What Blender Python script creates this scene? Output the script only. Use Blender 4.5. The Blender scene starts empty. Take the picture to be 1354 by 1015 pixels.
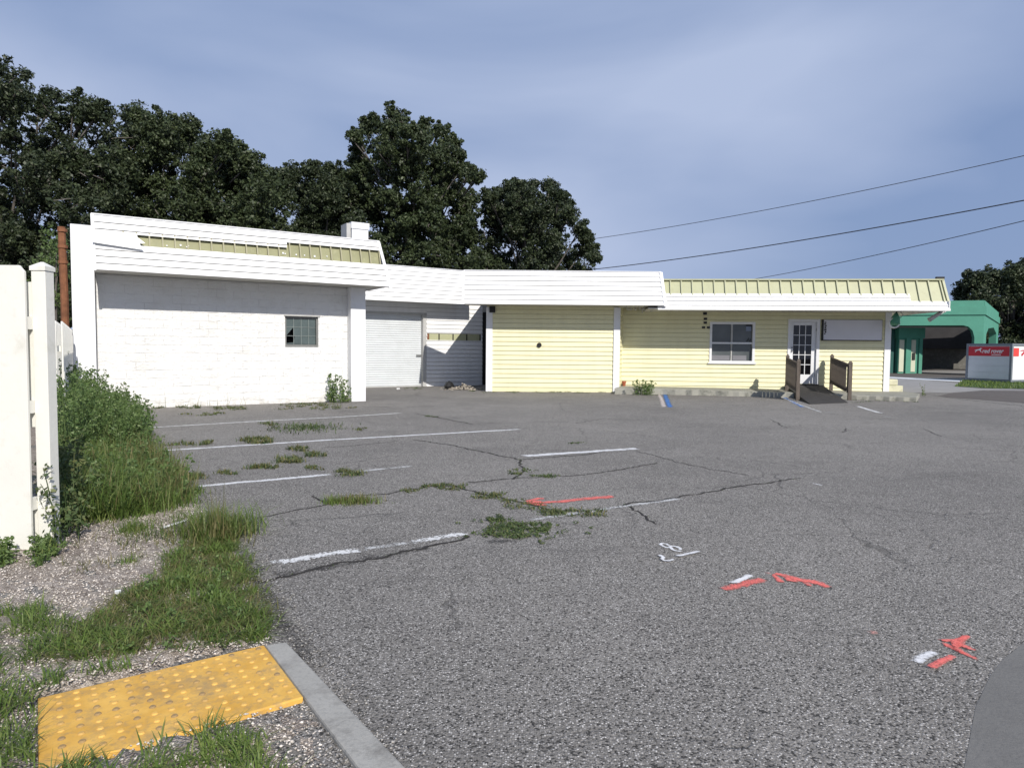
import bpy, bmesh, math, random
import numpy as np
from mathutils import Vector, Matrix
random.seed(7); rng = np.random.default_rng(7)
scene = bpy.context.scene
COL = scene.collection
R = math.radians

# ---------------------------------------------------------------- camera
F = 900.0; EYE = 1.5; CX, CY = 677.0, 507.5
_p, _r = R(3.0), R(0.5)
_fw = np.array([0, math.cos(_p), -math.sin(_p)]); _u = np.array([0, math.sin(_p), math.cos(_p)]); _x = np.array([1., 0, 0])
_rt = math.cos(_r)*_x + math.sin(_r)*_u; _up = -math.sin(_r)*_x + math.cos(_r)*_u
cam_d = bpy.data.cameras.new('camera'); cam = bpy.data.objects.new('camera', cam_d); COL.objects.link(cam)
cam.matrix_world = Matrix(((_rt[0], _up[0], -_fw[0], 0), (_rt[1], _up[1], -_fw[1], 0), (_rt[2], _up[2], -_fw[2], EYE), (0, 0, 0, 1)))
cam_d.sensor_width = 36; cam_d.lens = 36*F/1354; cam_d.clip_end = 3000; cam_d.clip_start = .05
scene.camera = cam

# survey helpers: where a sight line of the photograph meets the ground or a wall plane
def ray(x, y): return _fw + _rt*(x-CX)/F - _up*(y-CY)/F
def G(x, y, z=0.0):
    d = ray(x, y); t = (z-EYE)/d[2]; return (t*d[0], t*d[1], z)
def at_depth(x, y, Y):
    d = ray(x, y); t = Y/d[1]; return (t*d[0], Y, EYE+t*d[2])

class Frame:
    """plan frame: s along a facade, o outwards from it, z up"""
    def __init__(self, P, deg):
        a = R(deg); self.P = P; self.u = (math.cos(a), math.sin(a)); self.n = (self.u[1], -self.u[0]); self.deg = deg
    def w(self, s, o, z): return (self.P[0]+self.u[0]*s+self.n[0]*o, self.P[1]+self.u[1]*s+self.n[1]*o, z)
    def hit(self, x, y, o=0.0):
        d = ray(x, y); Q = (self.P[0]+self.n[0]*o, self.P[1]+self.n[1]*o)
        t = (Q[0]*self.n[0]+Q[1]*self.n[1])/(d[0]*self.n[0]+d[1]*self.n[1])
        q = t*d; return ((q[0]-Q[0])*self.u[0]+(q[1]-Q[1])*self.u[1], EYE+q[2])

# ---------------------------------------------------------------- object helpers
def tag(o, label=None, cat=None, group=None, kind=None):
    if label: o['label'] = label
    if cat: o['category'] = cat
    if group: o['group'] = group
    if kind: o['kind'] = kind
    return o
def thing(name, loc, label, cat, group=None):
    o = bpy.data.objects.new(name, None); o.empty_display_size = .2; o.location = loc; COL.objects.link(o)
    return tag(o, label, cat, group)
def wloc(o):
    v = Vector((0, 0, 0))
    while o is not None: v = v + Vector(o.location); o = o.parent
    return v

class MB:
    def __init__(self): self.v = []; self.f = []; self.smooth = False
    def face(self, pts):
        i = len(self.v); self.v += [tuple(p) for p in pts]; self.f.append(tuple(range(i, i+len(pts))))
    def hexa(self, b, t):
        i = len(self.v); self.v += [tuple(p) for p in b]+[tuple(p) for p in t]; n = len(b)
        self.f.append(tuple(range(i+n-1, i-1, -1))); self.f.append(tuple(range(i+n, i+2*n)))
        for k in range(n): self.f.append((i+k, i+(k+1) % n, i+n+(k+1) % n, i+n+k))
    def box(self, fr, s0, s1, o0, o1, z0, z1):
        c = [(s0, o1), (s1, o1), (s1, o0), (s0, o0)]
        self.hexa([fr.w(a, b, z0) for a, b in c], [fr.w(a, b, z1) for a, b in c]); return self
    def prism(self, poly, z0, z1):
        self.hexa([(x, y, z0) for x, y in poly], [(x, y, z1) for x, y in poly]); return self
    def tube(self, pts, rad, n=8, caps=True):
        pts = [Vector(p) for p in pts]; rad = rad if isinstance(rad, (list, tuple)) else [rad]*len(pts)
        base = len(self.v); ref = None
        for k, p in enumerate(pts):
            d = (pts[min(k+1, len(pts)-1)]-pts[max(k-1, 0)]).normalized()
            if ref is None: ref = d.orthogonal().normalized()
            a = (ref - d*ref.dot(d)).normalized(); ref = a; b = d.cross(a)
            for j in range(n):
                t = 2*math.pi*j/n; self.v.append(tuple(p+(a*math.cos(t)+b*math.sin(t))*rad[k]))
        for k in range(len(pts)-1):
            for j in range(n):
                self.f.append((base+k*n+j, base+k*n+(j+1) % n, base+(k+1)*n+(j+1) % n, base+(k+1)*n+j))
        if caps:
            self.f.append(tuple(range(base+n-1, base-1, -1))); e = base+(len(pts)-1)*n; self.f.append(tuple(range(e, e+n)))
        return self
    def build(self, name, mat, parent=None, bevel=0, smooth=False, recalc=True):
        me = bpy.data.meshes.new(name)
        V = np.array(self.v); c = np.array([V[:, 0].mean(), V[:, 1].mean(), V[:, 2].min()])
        me.from_pydata([tuple(p) for p in (V-c)], [], self.f); me.update()
        if recalc:
            bm = bmesh.new(); bm.from_mesh(me); bmesh.ops.recalc_face_normals(bm, faces=bm.faces); bm.to_mesh(me); bm.free()
        if getattr(self, 'edge', None):
            at_ = me.attributes.new('edge', 'FLOAT', 'POINT'); at_.data.foreach_set('value', self.edge)
        me.materials.append(mat)
        if smooth: me.polygons.foreach_set('use_smooth', [True]*len(me.polygons))
        o = bpy.data.objects.new(name, me); COL.objects.link(o)
        if parent is not None: o.parent = parent; o.location = Vector(c)-wloc(parent)
        else: o.location = c
        if bevel:
            m = o.modifiers.new('bevel', 'BEVEL'); m.width = bevel; m.segments = 2; m.limit_method = 'ANGLE'
        return o
def raw_mesh(name, V, Fq, mat, parent=None, n=4):
    """big numpy meshes; Fq faces (k,n)"""
    me = bpy.data.meshes.new(name)
    c = np.array([V[:, 0].mean(), V[:, 1].mean(), V[:, 2].min()]); V = V-c
    me.vertices.add(len(V)); me.vertices.foreach_set('co', V.astype(np.float32).ravel())
    me.loops.add(Fq.size); me.loops.foreach_set('vertex_index', Fq.astype(np.int32).ravel())
    me.polygons.add(len(Fq)); me.polygons.foreach_set('loop_start', (np.arange(len(Fq))*n).astype(np.int32))
    me.update(calc_edges=True); me.validate()
    me.materials.append(mat)
    o = bpy.data.objects.new(name, me); COL.objects.link(o)
    if parent is not None: o.parent = parent; o.location = Vector(c)-wloc(parent)
    else: o.location = c
    return o

# ---------------------------------------------------------------- materials
class NT:
    def __init__(self, name):
        m = bpy.data.materials.new(name); m.use_nodes = True; self.m = m; self.t = m.node_tree; self.n = self.t.nodes; self.l = self.t.links
        self.b = self.n['Principled BSDF']
    def node(self, ty, **kw):
        x = self.n.new(ty)
        for k, v in kw.items():
            if hasattr(x, k): setattr(x, k, v)
            else: x.inputs[k.replace('_', ' ')].default_value = v
        return x
    def coord(self): return self.node('ShaderNodeTexCoord').outputs['Object']
    def pos(self): return self.node('ShaderNodeNewGeometry').outputs['Position']
    def mapped(self, src, scale, rot=(0, 0, 0)):
        x = self.node('ShaderNodeMapping'); x.inputs['Scale'].default_value = scale; x.inputs['Rotation'].default_value = rot; self.l.new(src, x.inputs[0]); return x.outputs[0]
    def noise(self, src, scale, detail=4, rough=.55, lo=None, hi=None):
        x = self.node('ShaderNodeTexNoise'); x.inputs['Scale'].default_value = scale; x.inputs['Detail'].default_value = detail; x.inputs['Roughness'].default_value = rough
        self.l.new(src, x.inputs['Vector']); o = x.outputs['Fac']
        return self.rng(o, lo, hi) if lo is not None else o
    def rng(self, src, lo, hi, a=0, b=1):
        x = self.node('ShaderNodeMapRange'); x.inputs[1].default_value = lo; x.inputs[2].default_value = hi; x.inputs[3].default_value = a; x.inputs[4].default_value = b
        self.l.new(src, x.inputs[0]); return x.outputs[0]
    def mix(self, fac, a, b, blend='MIX'):
        x = self.node('ShaderNodeMix'); x.data_type = 'RGBA'; x.blend_type = blend
        for i, s in ((0, fac), (6, a), (7, b)):
            if isinstance(s, (int, float)): x.inputs[i].default_value = s
            elif isinstance(s, (tuple, list)): x.inputs[i].default_value = (*s[:3], 1)
            else: self.l.new(s, x.inputs[i])
        return x.outputs[2]
    def math(self, op, a, b=0.0):
        x = self.node('ShaderNodeMath'); x.operation = op
        for i, s in ((0, a), (1, b)):
            if isinstance(s, (int, float)): x.inputs[i].default_value = s
            else: self.l.new(s, x.inputs[i])
        return x.outputs[0]
    def vor(self, src, scale, out='Distance', feature='F1'):
        x = self.node('ShaderNodeTexVoronoi'); x.feature = feature; x.inputs['Scale'].default_value = scale; self.l.new(src, x.inputs['Vector']); return x.outputs[out]
    def bump(self, h, strength=.3, dist=.02):
        x = self.node('ShaderNodeBump'); x.inputs['Strength'].default_value = strength; x.inputs['Distance'].default_value = dist
        self.l.new(h, x.inputs['Height']); self.l.new(x.outputs[0], self.b.inputs['Normal']); return self
    def base(self, c):
        if isinstance(c, (tuple, list)): self.b.inputs['Base Color'].default_value = (*c[:3], 1)
        else: self.l.new(c, self.b.inputs['Base Color'])
        return self
    def set(self, rough=.6, metal=0, spec=.5):
        self.b.inputs['Roughness'].default_value = rough; self.b.inputs['Metallic'].default_value = metal; self.b.inputs['Specular IOR Level'].default_value = spec; return self
    def alpha(self, a): self.l.new(a, self.b.inputs['Alpha']); return self

def mat_mottled(name, col, var=.15, scale=2.0, rough=.6, fine=30, bump=.1, spec=.4, dirt=None, dirt_amt=.3, metal=0):
    t = NT(name); p = t.coord()
    dark = tuple(c*(1-var) for c in col); c = t.mix(t.noise(p, scale, 5, .6, .3, .7), dark, col)
    if dirt: c = t.mix(t.math('MULTIPLY', t.noise(p, scale*2.3, 6, .7, .55, .8), dirt_amt), c, dirt)
    t.base(c).set(rough, metal, spec).bump(t.noise(p, fine, 4), bump, .01); return t.m

def mat_siding(name, col, dirt, amt=.35):
    t = NT(name); p = t.pos()
    streak = t.noise(t.mapped(p, (3, 3, .5)), 1.2, 5, .6, .45, .8)
    blotch = t.noise(p, 1.1, 5, .6, .4, .8)
    c = t.mix(t.math('MULTIPLY', streak, amt), col, dirt); c = t.mix(t.math('MULTIPLY', blotch, amt*.6), c, tuple(x*.85 for x in col))
    t.base(c).set(.5, 0, .35).bump(t.noise(t.mapped(p, (1, 1, 6)), 8, 4), .12, .01); return t.m

M = {}
M['white_siding'] = mat_siding('white vinyl siding', (.78, .785, .79), (.5, .49, .45), .28)
M['cream_siding'] = mat_siding('cream siding', (.80, .765, .50), (.54, .49, .30), .28)
M['white_trim'] = mat_mottled('white trim paint', (.78, .79, .81), .06, 3, .5, dirt=(.45, .43, .4), dirt_amt=.2)
M['grey_trim'] = mat_mottled('weathered grey trim', (.5, .5, .49), .2, 4, .7, dirt=(.25, .22, .2), dirt_amt=.4)
M['soffit'] = mat_mottled('soffit board', (.55, .54, .5), .15, 3, .7, dirt=(.3, .28, .22), dirt_amt=.5)
M['olive_metal'] = mat_mottled('olive roof metal', (.45, .46, .29), .12, 3, .5, dirt=(.3, .28, .15), dirt_amt=.5)
M['olive_shaded'] = mat_mottled('shaded olive metal', (.32, .32, .18), .25, 2.2, .6, dirt=(.45, .45, .28), dirt_amt=.6)  # olive darkened to hold the siding's shade; paler mottling is fading
M['olive_rib'] = mat_mottled('shaded olive rib', (.40, .38, .25), .25, 3, .6)  # rib tone lowered too, as part of the shaded strip
M['olive_seam'] = mat_mottled('roof seam metal', (.46, .47, .31), .15, 3, .5)
M['roofing'] = mat_mottled('roofing felt', (.25, .25, .24), .3, 1, .9)
M['dark'] = mat_mottled('near black', (.02, .02, .02), .2, 3, .9)
M['black'] = mat_mottled('black plastic', (.015, .015, .015), .2, 3, .5)
M['shutter'] = mat_mottled('galvanised painted shutter', (.66, .69, .71), .1, 2, .45, dirt=(.45, .44, .4), dirt_amt=.35)
M['sign_face'] = mat_mottled('blank sign face', (.62, .62, .67), .06, 2, .4)  # white face greyed, its shade put into the colour
M['vinyl'] = mat_mottled('white vinyl fence', (.78, .77, .71), .08, 2.5, .45, dirt=(.42, .40, .30), dirt_amt=.45)
M['rust'] = mat_mottled('rusty steel', (.26, .11, .055), .5, 6, .9, dirt=(.08, .04, .03), dirt_amt=.8)
M['green'] = mat_mottled('green stucco', (.085, .30, .215), .15, 1.5, .7, 12, .15)
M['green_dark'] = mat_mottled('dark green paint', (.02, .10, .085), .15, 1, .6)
M['panel'] = mat_mottled('cream panel', (.6, .62, .48), .1, 2, .6)
M['container'] = mat_mottled('container wall', (.66, .68, .70), .08, 2, .5)  # greyed copy of the container white, for the side in shade
M['container_lit'] = mat_mottled('container lit wall', (.78, .79, .8), .05, 2, .5)  # paler copy, for the container's sunlit end
M['container_frame'] = mat_mottled('container steel frame', (.20, .22, .25), .15, 3, .5)
M['red_band'] = mat_mottled('red band', (.55, .035, .05), .08, 2, .45)  # band red darkened for the shaded side; the end emblem reuses it
M['white_print'] = mat_mottled('white print', (.8, .8, .8), .05, 2, .5)
M['red_lit'] = mat_mottled('lit red band', (.75, .07, .06), .08, 2, .45)  # brighter copy of the band red, sunlight put into its colour
M['bark'] = mat_mottled('oak bark', (.16, .145, .13), .5, 3, .95, 18, .6)
M['wire'] = mat_mottled('black cable', (.03, .03, .035), .2, 3, .6)
M['debris'] = mat_mottled('broken debris', (.42, .37, .3), .6, 9, .9)
M['steel'] = mat_mottled('dull steel', (.3, .3, .3), .2, 5, .4, metal=.7)
M['plate_black'] = mat_mottled('black number tile', (.012, .012, .014), .2, 5, .35)
M['orange'] = mat_mottled('terracotta', (.4, .12, .06), .3, 8, .8)

def m_brick():
    t = NT('white painted brick'); p = t.coord()
    br = t.node('ShaderNodeTexBrick'); br.offset = .5; br.inputs['Scale'].default_value = 1; br.inputs['Brick Width'].default_value = .40; br.inputs['Row Height'].default_value = .2
    br.inputs['Mortar Size'].default_value = .012; br.inputs['Mortar Smooth'].default_value = .6
    sx = t.node('ShaderNodeSeparateXYZ'); t.l.new(p, sx.inputs[0]); cb = t.node('ShaderNodeCombineXYZ')
    a = R(32.5); s = t.math('ADD', t.math('MULTIPLY', sx.outputs[0], math.cos(a)), t.math('MULTIPLY', sx.outputs[1], math.sin(a)))
    wob = t.math('MULTIPLY', t.math('SUBTRACT', t.noise(p, 1.6, 3), .5), .05)
    t.l.new(s, cb.inputs[0]); t.l.new(t.math('ADD', sx.outputs[2], wob), cb.inputs[1]); t.l.new(cb.outputs[0], br.inputs['Vector'])
    n1 = t.noise(t.mapped(p, (1, 1, 2.2)), 5, 6, .65); n2 = t.noise(p, 40, 4)
    h = t.math('ADD', t.math('MULTIPLY', br.outputs['Fac'], -.30), t.math('ADD', t.math('MULTIPLY', n1, 2.6), t.math('MULTIPLY', n2, .3)))
    c = t.mix(t.noise(p, 1.3, 6, .7, .5, .85), (.78, .78, .77), (.64, .63, .60))
    c = t.mix(t.math('MULTIPLY', t.math('MULTIPLY', br.outputs['Fac'], t.noise(p, 2.5, 4, .6, .45, .65)), .42), c, (.44, .43, .42))
    low = t.rng(sx.outputs[2], .0, .35, 1, 0)
    c = t.mix(t.math('MULTIPLY', low, t.noise(p, 6, 5, .7, .4, .7)), c, (.42, .39, .33))
    t.base(c).set(.75, 0, .3).bump(h, .8, .022); return t.m
M['brick'] = m_brick()

def m_asphalt():
    t = NT('weathered asphalt'); p = t.pos()
    vc = t.vor(p, 112, 'Color'); sx = t.node('ShaderNodeSeparateColor'); t.l.new(vc, sx.inputs[0]); st = sx.outputs[0]
    vd = t.vor(p, 112)
    big = t.noise(p, .22, 6, .65, .36, .64); mid = t.noise(p, 1.3, 7, .7, .35, .68); fine = t.noise(p, 75, 3, .7, .3, .7)
    binder = t.mix(big, (.156, .146, .133), (.258, .242, .219)); binder = t.mix(t.math('MULTIPLY', mid, .5), binder, (.268, .252, .23))
    grain = t.mix(fine, (.38, .38, .38), (1.5, 1.5, 1.5)); c = t.mix(1.0, binder, grain, 'MULTIPLY')
    stone = t.math('MULTIPLY', t.rng(st, .58, .68), t.rng(vd, .55, .35))
    sc = t.mix(t.rng(sx.outputs[1], .2, .95), (.20, .19, .18), (.72, .69, .65))
    c = t.mix(t.math('MULTIPLY', stone, .9), c, sc)
    pit = t.math('MULTIPLY', t.rng(st, .22, .12), .85); c = t.mix(pit, c, (.022, .021, .02))
    stain = t.noise(t.mapped(p, (1, 2.6, 1)), .6, 6, .72, .56, .74); c = t.mix(t.math('MULTIPLY', stain, .5), c, (.085, .079, .073))
    spots = t.noise(p, 3.1, 3, .5, .70, .76); c = t.mix(t.math('MULTIPLY', spots, .22), c, (.05, .047, .044))
    # hairline map cracking, only where the surface is worn
    wv = t.node('ShaderNodeVectorMath'); wv.operation = 'MULTIPLY_ADD'; nz = t.node('ShaderNodeTexNoise'); nz.inputs['Scale'].default_value = 2.2; nz.inputs['Detail'].default_value = 5; t.l.new(p, nz.inputs['Vector'])
    t.l.new(nz.outputs['Color'], wv.inputs[0]); wv.inputs[1].default_value = (.55, .55, 0); t.l.new(p, wv.inputs[2])
    fl = t.node('ShaderNodeVectorMath'); fl.operation = 'MULTIPLY'; t.l.new(wv.outputs[0], fl.inputs[0]); fl.inputs[1].default_value = (1, 1, 0)
    ve = t.vor(fl.outputs[0], .62, 'Distance', 'DISTANCE_TO_EDGE'); ck = t.math('MULTIPLY', t.rng(ve, .009, .003), t.noise(p, .45, 3, .5, .47, .58))
    c = t.mix(t.math('MULTIPLY', ck, .42), c, (.03, .028, .026))
    t.base(c).set(.85, 0, .3)
    h = t.math('ADD', t.math('MULTIPLY', vd, -1.0), t.math('ADD', t.math('MULTIPLY', t.noise(p, 300, 2), .4), t.math('MULTIPLY', ck, -1))); t.bump(h, .6, .006); return t.m
M['asphalt'] = m_asphalt()

def m_verge():
    t = NT('shell gravel soil'); p = t.pos()
    vc = t.vor(p, 110, 'Color'); sx = t.node('ShaderNodeSeparateColor'); t.l.new(vc, sx.inputs[0]); vd = t.vor(p, 110)
    soil = t.mix(t.noise(p, 1.7, 6, .7, .35, .65), (.31, .26, .22), (.56, .50, .43)); soil = t.mix(t.noise(p, 25, 4, .7, .35, .7), soil, (.12, .095, .075))
    st = t.math('MULTIPLY', t.rng(sx.outputs[0], .45, .55), t.rng(vd, .5, .35)); c = t.mix(t.math('MULTIPLY', st, t.noise(p, 2.2, 3, .5, .3, .6)), soil, (.56, .50, .46))
    t.base(c).set(.95, 0, .2).bump(t.math('ADD', t.math('MULTIPLY', vd, -1), t.noise(p, 70, 3)), .8, .012); return t.m
M['verge'] = m_verge()
def m_concrete(name, col, dirt=(.12, .11, .1)):
    t = NT(name); p = t.pos()
    c = t.mix(t.noise(p, 1.2, 6, .7, .3, .7), tuple(x*.78 for x in col), col); c = t.mix(t.math('MULTIPLY', t.noise(p, 4, 6, .75, .5, .72), .7), c, dirt)
    c = t.mix(t.math('MULTIPLY', t.noise(p, 60, 3, .6, .5, .7), .35), c, tuple(x*.5 for x in col))
    t.base(c).set(.9, 0, .25).bump(t.noise(p, 35, 5, .7), .4, .01); return t.m
M['concrete'] = m_concrete('old concrete', (.40, .39, .36))
M['concrete_mossy'] = m_concrete('mossy concrete', (.36, .355, .31), (.05, .055, .04))
M['road'] = m_concrete('pale road concrete', (.34, .33, .32), (.2, .19, .18))
M['cream_block'] = m_concrete('cream painted block', (.72, .70, .50), (.3, .27, .2))
M['patch'] = m_concrete('brownish old asphalt', (.14, .125, .115), (.08, .07, .065))
def m_paint(name, col, lo, hi, scale=55, big=5, soft=.18):
    t = NT(name); p = t.pos()
    a = t.noise(p, scale, 4, .65); b = t.noise(p, big, 4, .6)
    at_ = t.node('ShaderNodeAttribute'); at_.attribute_name = 'edge'
    k = t.math('ADD', t.math('MULTIPLY', a, .6), t.math('MULTIPLY', b, .4)); amp = 2.0 if soft > .3 else 1.25; k = t.math('ADD', t.math('MULTIPLY', t.math('SUBTRACT', k, .5), amp), .5)
    k = t.math('ADD', k, t.math('MULTIPLY', t.math('SUBTRACT', at_.outputs['Fac'], .75), soft))
    t.base(t.mix(t.noise(p, 9, 3), tuple(x*.85 for x in col), col)).set(.75, 0, .3).alpha(t.rng(k, lo, hi)); t.m.surface_render_method = 'DITHERED' if hasattr(t.m, 'surface_render_method') else None
    return t.m
M['spray_white'] = m_paint('white spray paint', (.80, .80, .81), .18, .62, 85, 12, .8)
M['paint'] = m_paint('white road paint', (.70, .70, .70), .38, .44)
M['paint_worn'] = m_paint('worn white road paint', (.60, .60, .59), .42, .58)
M['paint_chipped'] = m_paint('chipped white road paint', (.72, .72, .71), .42, .49, 38, 14)
M['paint_red'] = m_paint('fluorescent red spray', (.90, .20, .17), .26, .78, 85, 12, .9)
M['paint_pink'] = m_paint('faded pink spray', (.68, .34, .29), .22, .8, 85, 10, .8)
M['paint_blue'] = m_paint('blue road paint', (.06, .19, .50), .40, .50, 30, 6)
M['paint_peach'] = m_paint('peeling pinkish paint', (.62, .55, .52), .42, .52, 30, 6)
M['crack'] = m_paint('dirt filled crack', (.034, .030, .026), .30, .42, 30, 8, .25)
M['stain'] = m_paint('dark asphalt repair', (.06, .057, .054), .42, .80, 40, 6)

def m_leaf(name, ca, cb, cc, scale=.8, rough=.55, trans=.25):
    t = NT(name); p = t.pos()
    g = t.node('ShaderNodeNewGeometry'); ri = g.outputs['Random Per Island']
    c = t.mix(t.noise(p, scale, 3, .6, .35, .65), ca, cb); c = t.mix(t.rng(ri, .55, 1.0, 0, .8), c, cc)
    t.base(c).set(rough, 0, .35)
    tr = t.node('ShaderNodeBsdfTranslucent'); t.l.new(c, tr.inputs[0]); mx = t.node('ShaderNodeMixShader'); mx.inputs[0].default_value = trans
    t.l.new(t.b.outputs[0], mx.inputs[1]); t.l.new(tr.outputs[0], mx.inputs[2]); t.l.new(mx.outputs[0], t.n['Material Output'].inputs[0]); return t.m
M['oak'] = m_leaf('oak leaves', (.029, .043, .019), (.045, .064, .026), (.095, .120, .050), .5, .5, .12)
M['oak2'] = m_leaf('dark oak leaves', (.023, .034, .017), (.037, .053, .024), (.082, .102, .046), .5, .5, .12)
M['bush'] = m_leaf('light green shrub leaves', (.06, .10, .03), (.10, .15, .045), (.14, .19, .07), 1.5, .5, .2)
M['weed'] = m_leaf('weed leaves', (.080, .140, .040), (.135, .205, .065), (.24, .31, .12), 3, .5, .35)
M['grass'] = m_leaf('grass blades', (.085, .145, .030), (.155, .235, .05), (.29, .33, .11), 3, .5, .4)
M['grass_dry'] = m_leaf('drying grass blades', (.10, .12, .035), (.17, .16, .06), (.30, .24, .12), 4, .6, .3)
M['mat_weed'] = m_leaf('low mat weed', (.045, .08, .028), (.085, .125, .04), (.18, .19, .075), 6, .6, .2)

def m_wood():
    t = NT('weathered brown timber'); p = t.coord(); g = t.noise(t.mapped(p, (14, 14, 1.2)), 2.5, 6, .7, .3, .7)
    c = t.mix(g, (.075, .062, .052), (.19, .16, .135)); t.base(c).set(.85, 0, .2).bump(g, .4, .01); return t.m
M['wood'] = m_wood()
M['deck'] = mat_mottled('dark ramp surface', (.050, .047, .045), .35, 5, .85, 40, .4)
def m_glass(name, col, rough=.08):
    t = NT(name); p = t.pos(); c = t.mix(t.noise(p, 1.5, 4, .6, .3, .7), tuple(x*.6 for x in col), col)
    t.base(c).set(rough, 0, .5).bump(t.noise(p, 1.3, 2), .05, .02); return t.m
M['glass_grey'] = m_glass('grey window glass', (.115, .13, .135), .15)
M['glass_black'] = m_glass('dark door glass', (.006, .006, .008), .06)
M['glass_dusty'] = m_glass('dusty green glass', (.11, .145, .145), .3)
def m_tactile():
    t = NT('yellow tactile paving'); p = t.pos()
    c = t.mix(t.noise(p, 4, 5, .7, .35, .65), (.62, .34, .06), (.78, .47, .11)); c = t.mix(t.math('MULTIPLY', t.noise(p, 30, 5, .7, .5, .7), .6), c, (.35, .24, .12)); c = t.mix(t.math('MULTIPLY', t.noise(p, 5, 7, .75, .5, .66), .55), c, (.24, .19, .13))
    t.base(c).set(.7, 0, .3).bump(t.noise(p, 200, 3), .3, .003); return t.m
M['tactile'] = m_tactile()
M['ring'] = mat_mottled('worn dome top', (.22, .16, .09), .4, 20, .8)

# ---------------------------------------------------------------- siding / walls
def lap_siding(mb, fr, s0, s1, z0, z1, o=0.0, o_top=None, pitch=.15, lap=.034, openings=(), sl=None, sr=None, zbot=None):
    """lapped boards on a (slanted) plane; sl/sr(t) bounds, openings (s0,s1,z0,z1)"""
    if o_top is None: o_top = o
    n = max(1, round((z1-z0)/pitch)); H = z1-z0
    for k in range(n):
        a, b = z0+H*k/n, z0+H*(k+1)/n
        gap = .013 if k < n-1 else 0; b -= gap
        zs = sorted({a, b} | {q for op in openings for q in op[2:4] if a < q < b})
        for za, zb in zip(zs[:-1], zs[1:]):
            zm = (za+zb)/2; ta, tb = (za-z0)/H, (zb-z0)/H
            L = sl(zm) if sl else s0; Rr = sr(zm) if sr else s1
            iv = [(L, Rr)]
            for p in openings:
                if p[2] < zm < p[3]:
                    nv = []
                    for x, y in iv:
                        if p[1] <= x or p[0] >= y: nv.append((x, y)); continue
                        if p[0] > x: nv.append((x, p[0]))
                        if p[1] < y: nv.append((p[1], y))
                    iv = nv
            la = lap*(1-(za-a)/(b-a)*.85); lb = lap*(1-(zb-a)/(b-a)*.85)
            oa, ob = o+(o_top-o)*ta, o+(o_top-o)*tb
            for x, y in iv:
                xa, ya, xb, yb = x, y, x, y
                if sl and x == L: xa, xb = sl(za), sl(zb)
                if sr and y == Rr: ya, yb = sr(za), sr(zb)
                mb.face([fr.w(xa, oa+la, za), fr.w(ya, oa+la, za), fr.w(yb, ob+lb, zb), fr.w(xb, ob+lb, zb)])
                if za == a: mb.face([fr.w(xa, oa-.035, za+.002), fr.w(ya, oa-.035, za+.002), fr.w(ya, oa+la, za), fr.w(xa, oa+la, za)])
                if zb == b and gap: mb.face([fr.w(xb, ob+lb, zb), fr.w(yb, ob+lb, zb), fr.w(yb, ob-.035, zb-.003), fr.w(xb, ob-.035, zb-.003)])
                mb.face([fr.w(xa, oa-.02, za), fr.w(xa, oa+la, za), fr.w(xb, ob+lb, zb), fr.w(xb, ob-.02, zb)])
                mb.face([fr.w(ya, oa-.02, za), fr.w(ya, oa+la, za), fr.w(yb, ob+lb, zb), fr.w(yb, ob-.02, zb)])
    return mb
def wall_open(mb, fr, s0, s1, z0, z1, o0, o1, openings=()):
    """wall slab o0(back)..o1(front) with rectangular openings and reveals"""
    ss = sorted({s0, s1} | {q for p in openings for q in p[:2]}); zz = sorted({z0, z1} | {q for p in openings for q in p[2:4]})
    for a, b in zip(ss[:-1], ss[1:]):
        for c, d in zip(zz[:-1], zz[1:]):
            if any(p[0] <= (a+b)/2 <= p[1] and p[2] <= (c+d)/2 <= p[3] for p in openings): continue
            for o in (o0, o1): mb.face([fr.w(a, o, c), fr.w(b, o, c), fr.w(b, o, d), fr.w(a, o, d)])
    for p in list(openings)+[(s0, s1, z0, z1)]:
        a, b, c, d = p[:4]
        mb.face([fr.w(a, o0, c), fr.w(a, o1, c), fr.w(a, o1, d), fr.w(a, o0, d)]); mb.face([fr.w(b, o0, c), fr.w(b, o1, c), fr.w(b, o1, d), fr.w(b, o0, d)])
        mb.face([fr.w(a, o0, c), fr.w(b, o0, c), fr.w(b, o1, c), fr.w(a, o1, c)]); mb.face([fr.w(a, o0, d), fr.w(b, o0, d), fr.w(b, o1, d), fr.w(a, o1, d)])
    return mb

# ================================================================= BRICK GARAGE (left)
A = Frame(G(400, 532)[:2], 32.5)
bg = thing('brick_garage', A.w(-1.6, 0, 0), 'white painted brick garage with sloping white siding fascia and a strip of boards torn off', 'building')
wx0, wx1 = A.hit(377, 440)[0], A.hit(421, 440)[0]; wz1 = A.hit(398, 418)[1]; wz0 = A.hit(398, 459)[1]
SL, SR = -5.05, 1.70
wall_open(MB(), A, SL, SR, -.1, 3.12, -.2, 0, [(wx0, wx1, wz0, wz1)]).build('wall', M['brick'], bg, recalc=False)
MB().box(A, SL, SL+.2, -8, -.2, -.1, 3.9).build('side_wall', M['brick'], bg)
MB().box(A, SR-.2, SR, -8, -.2, -.1, 3.9).build('side_wall', M['white_siding'], bg)
MB().box(A, SL, SR, -8.2, -8, -.1, 3.9).build('rear_wall', M['brick'], bg)
MB().box(A, SL+.2, SR-.2, -8, -.2, -.05, .02).build('floor', M['concrete'], bg)
EZ, TZ = 3.11, 4.33; EO, TO = 1.15, .78; fl, frr = -4.71, 2.02; ftr = 1.82
MB().box(A, fl+.02, frr-.06, 0.002, EO-.03, EZ+.02, EZ+.07).build('soffit', M['soffit'], bg)
MB().box(A, fl+.02, ftr-.25, -8.2, TO-.1, 3.92, 4.1).build('roof', M['roofing'], bg)
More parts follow.
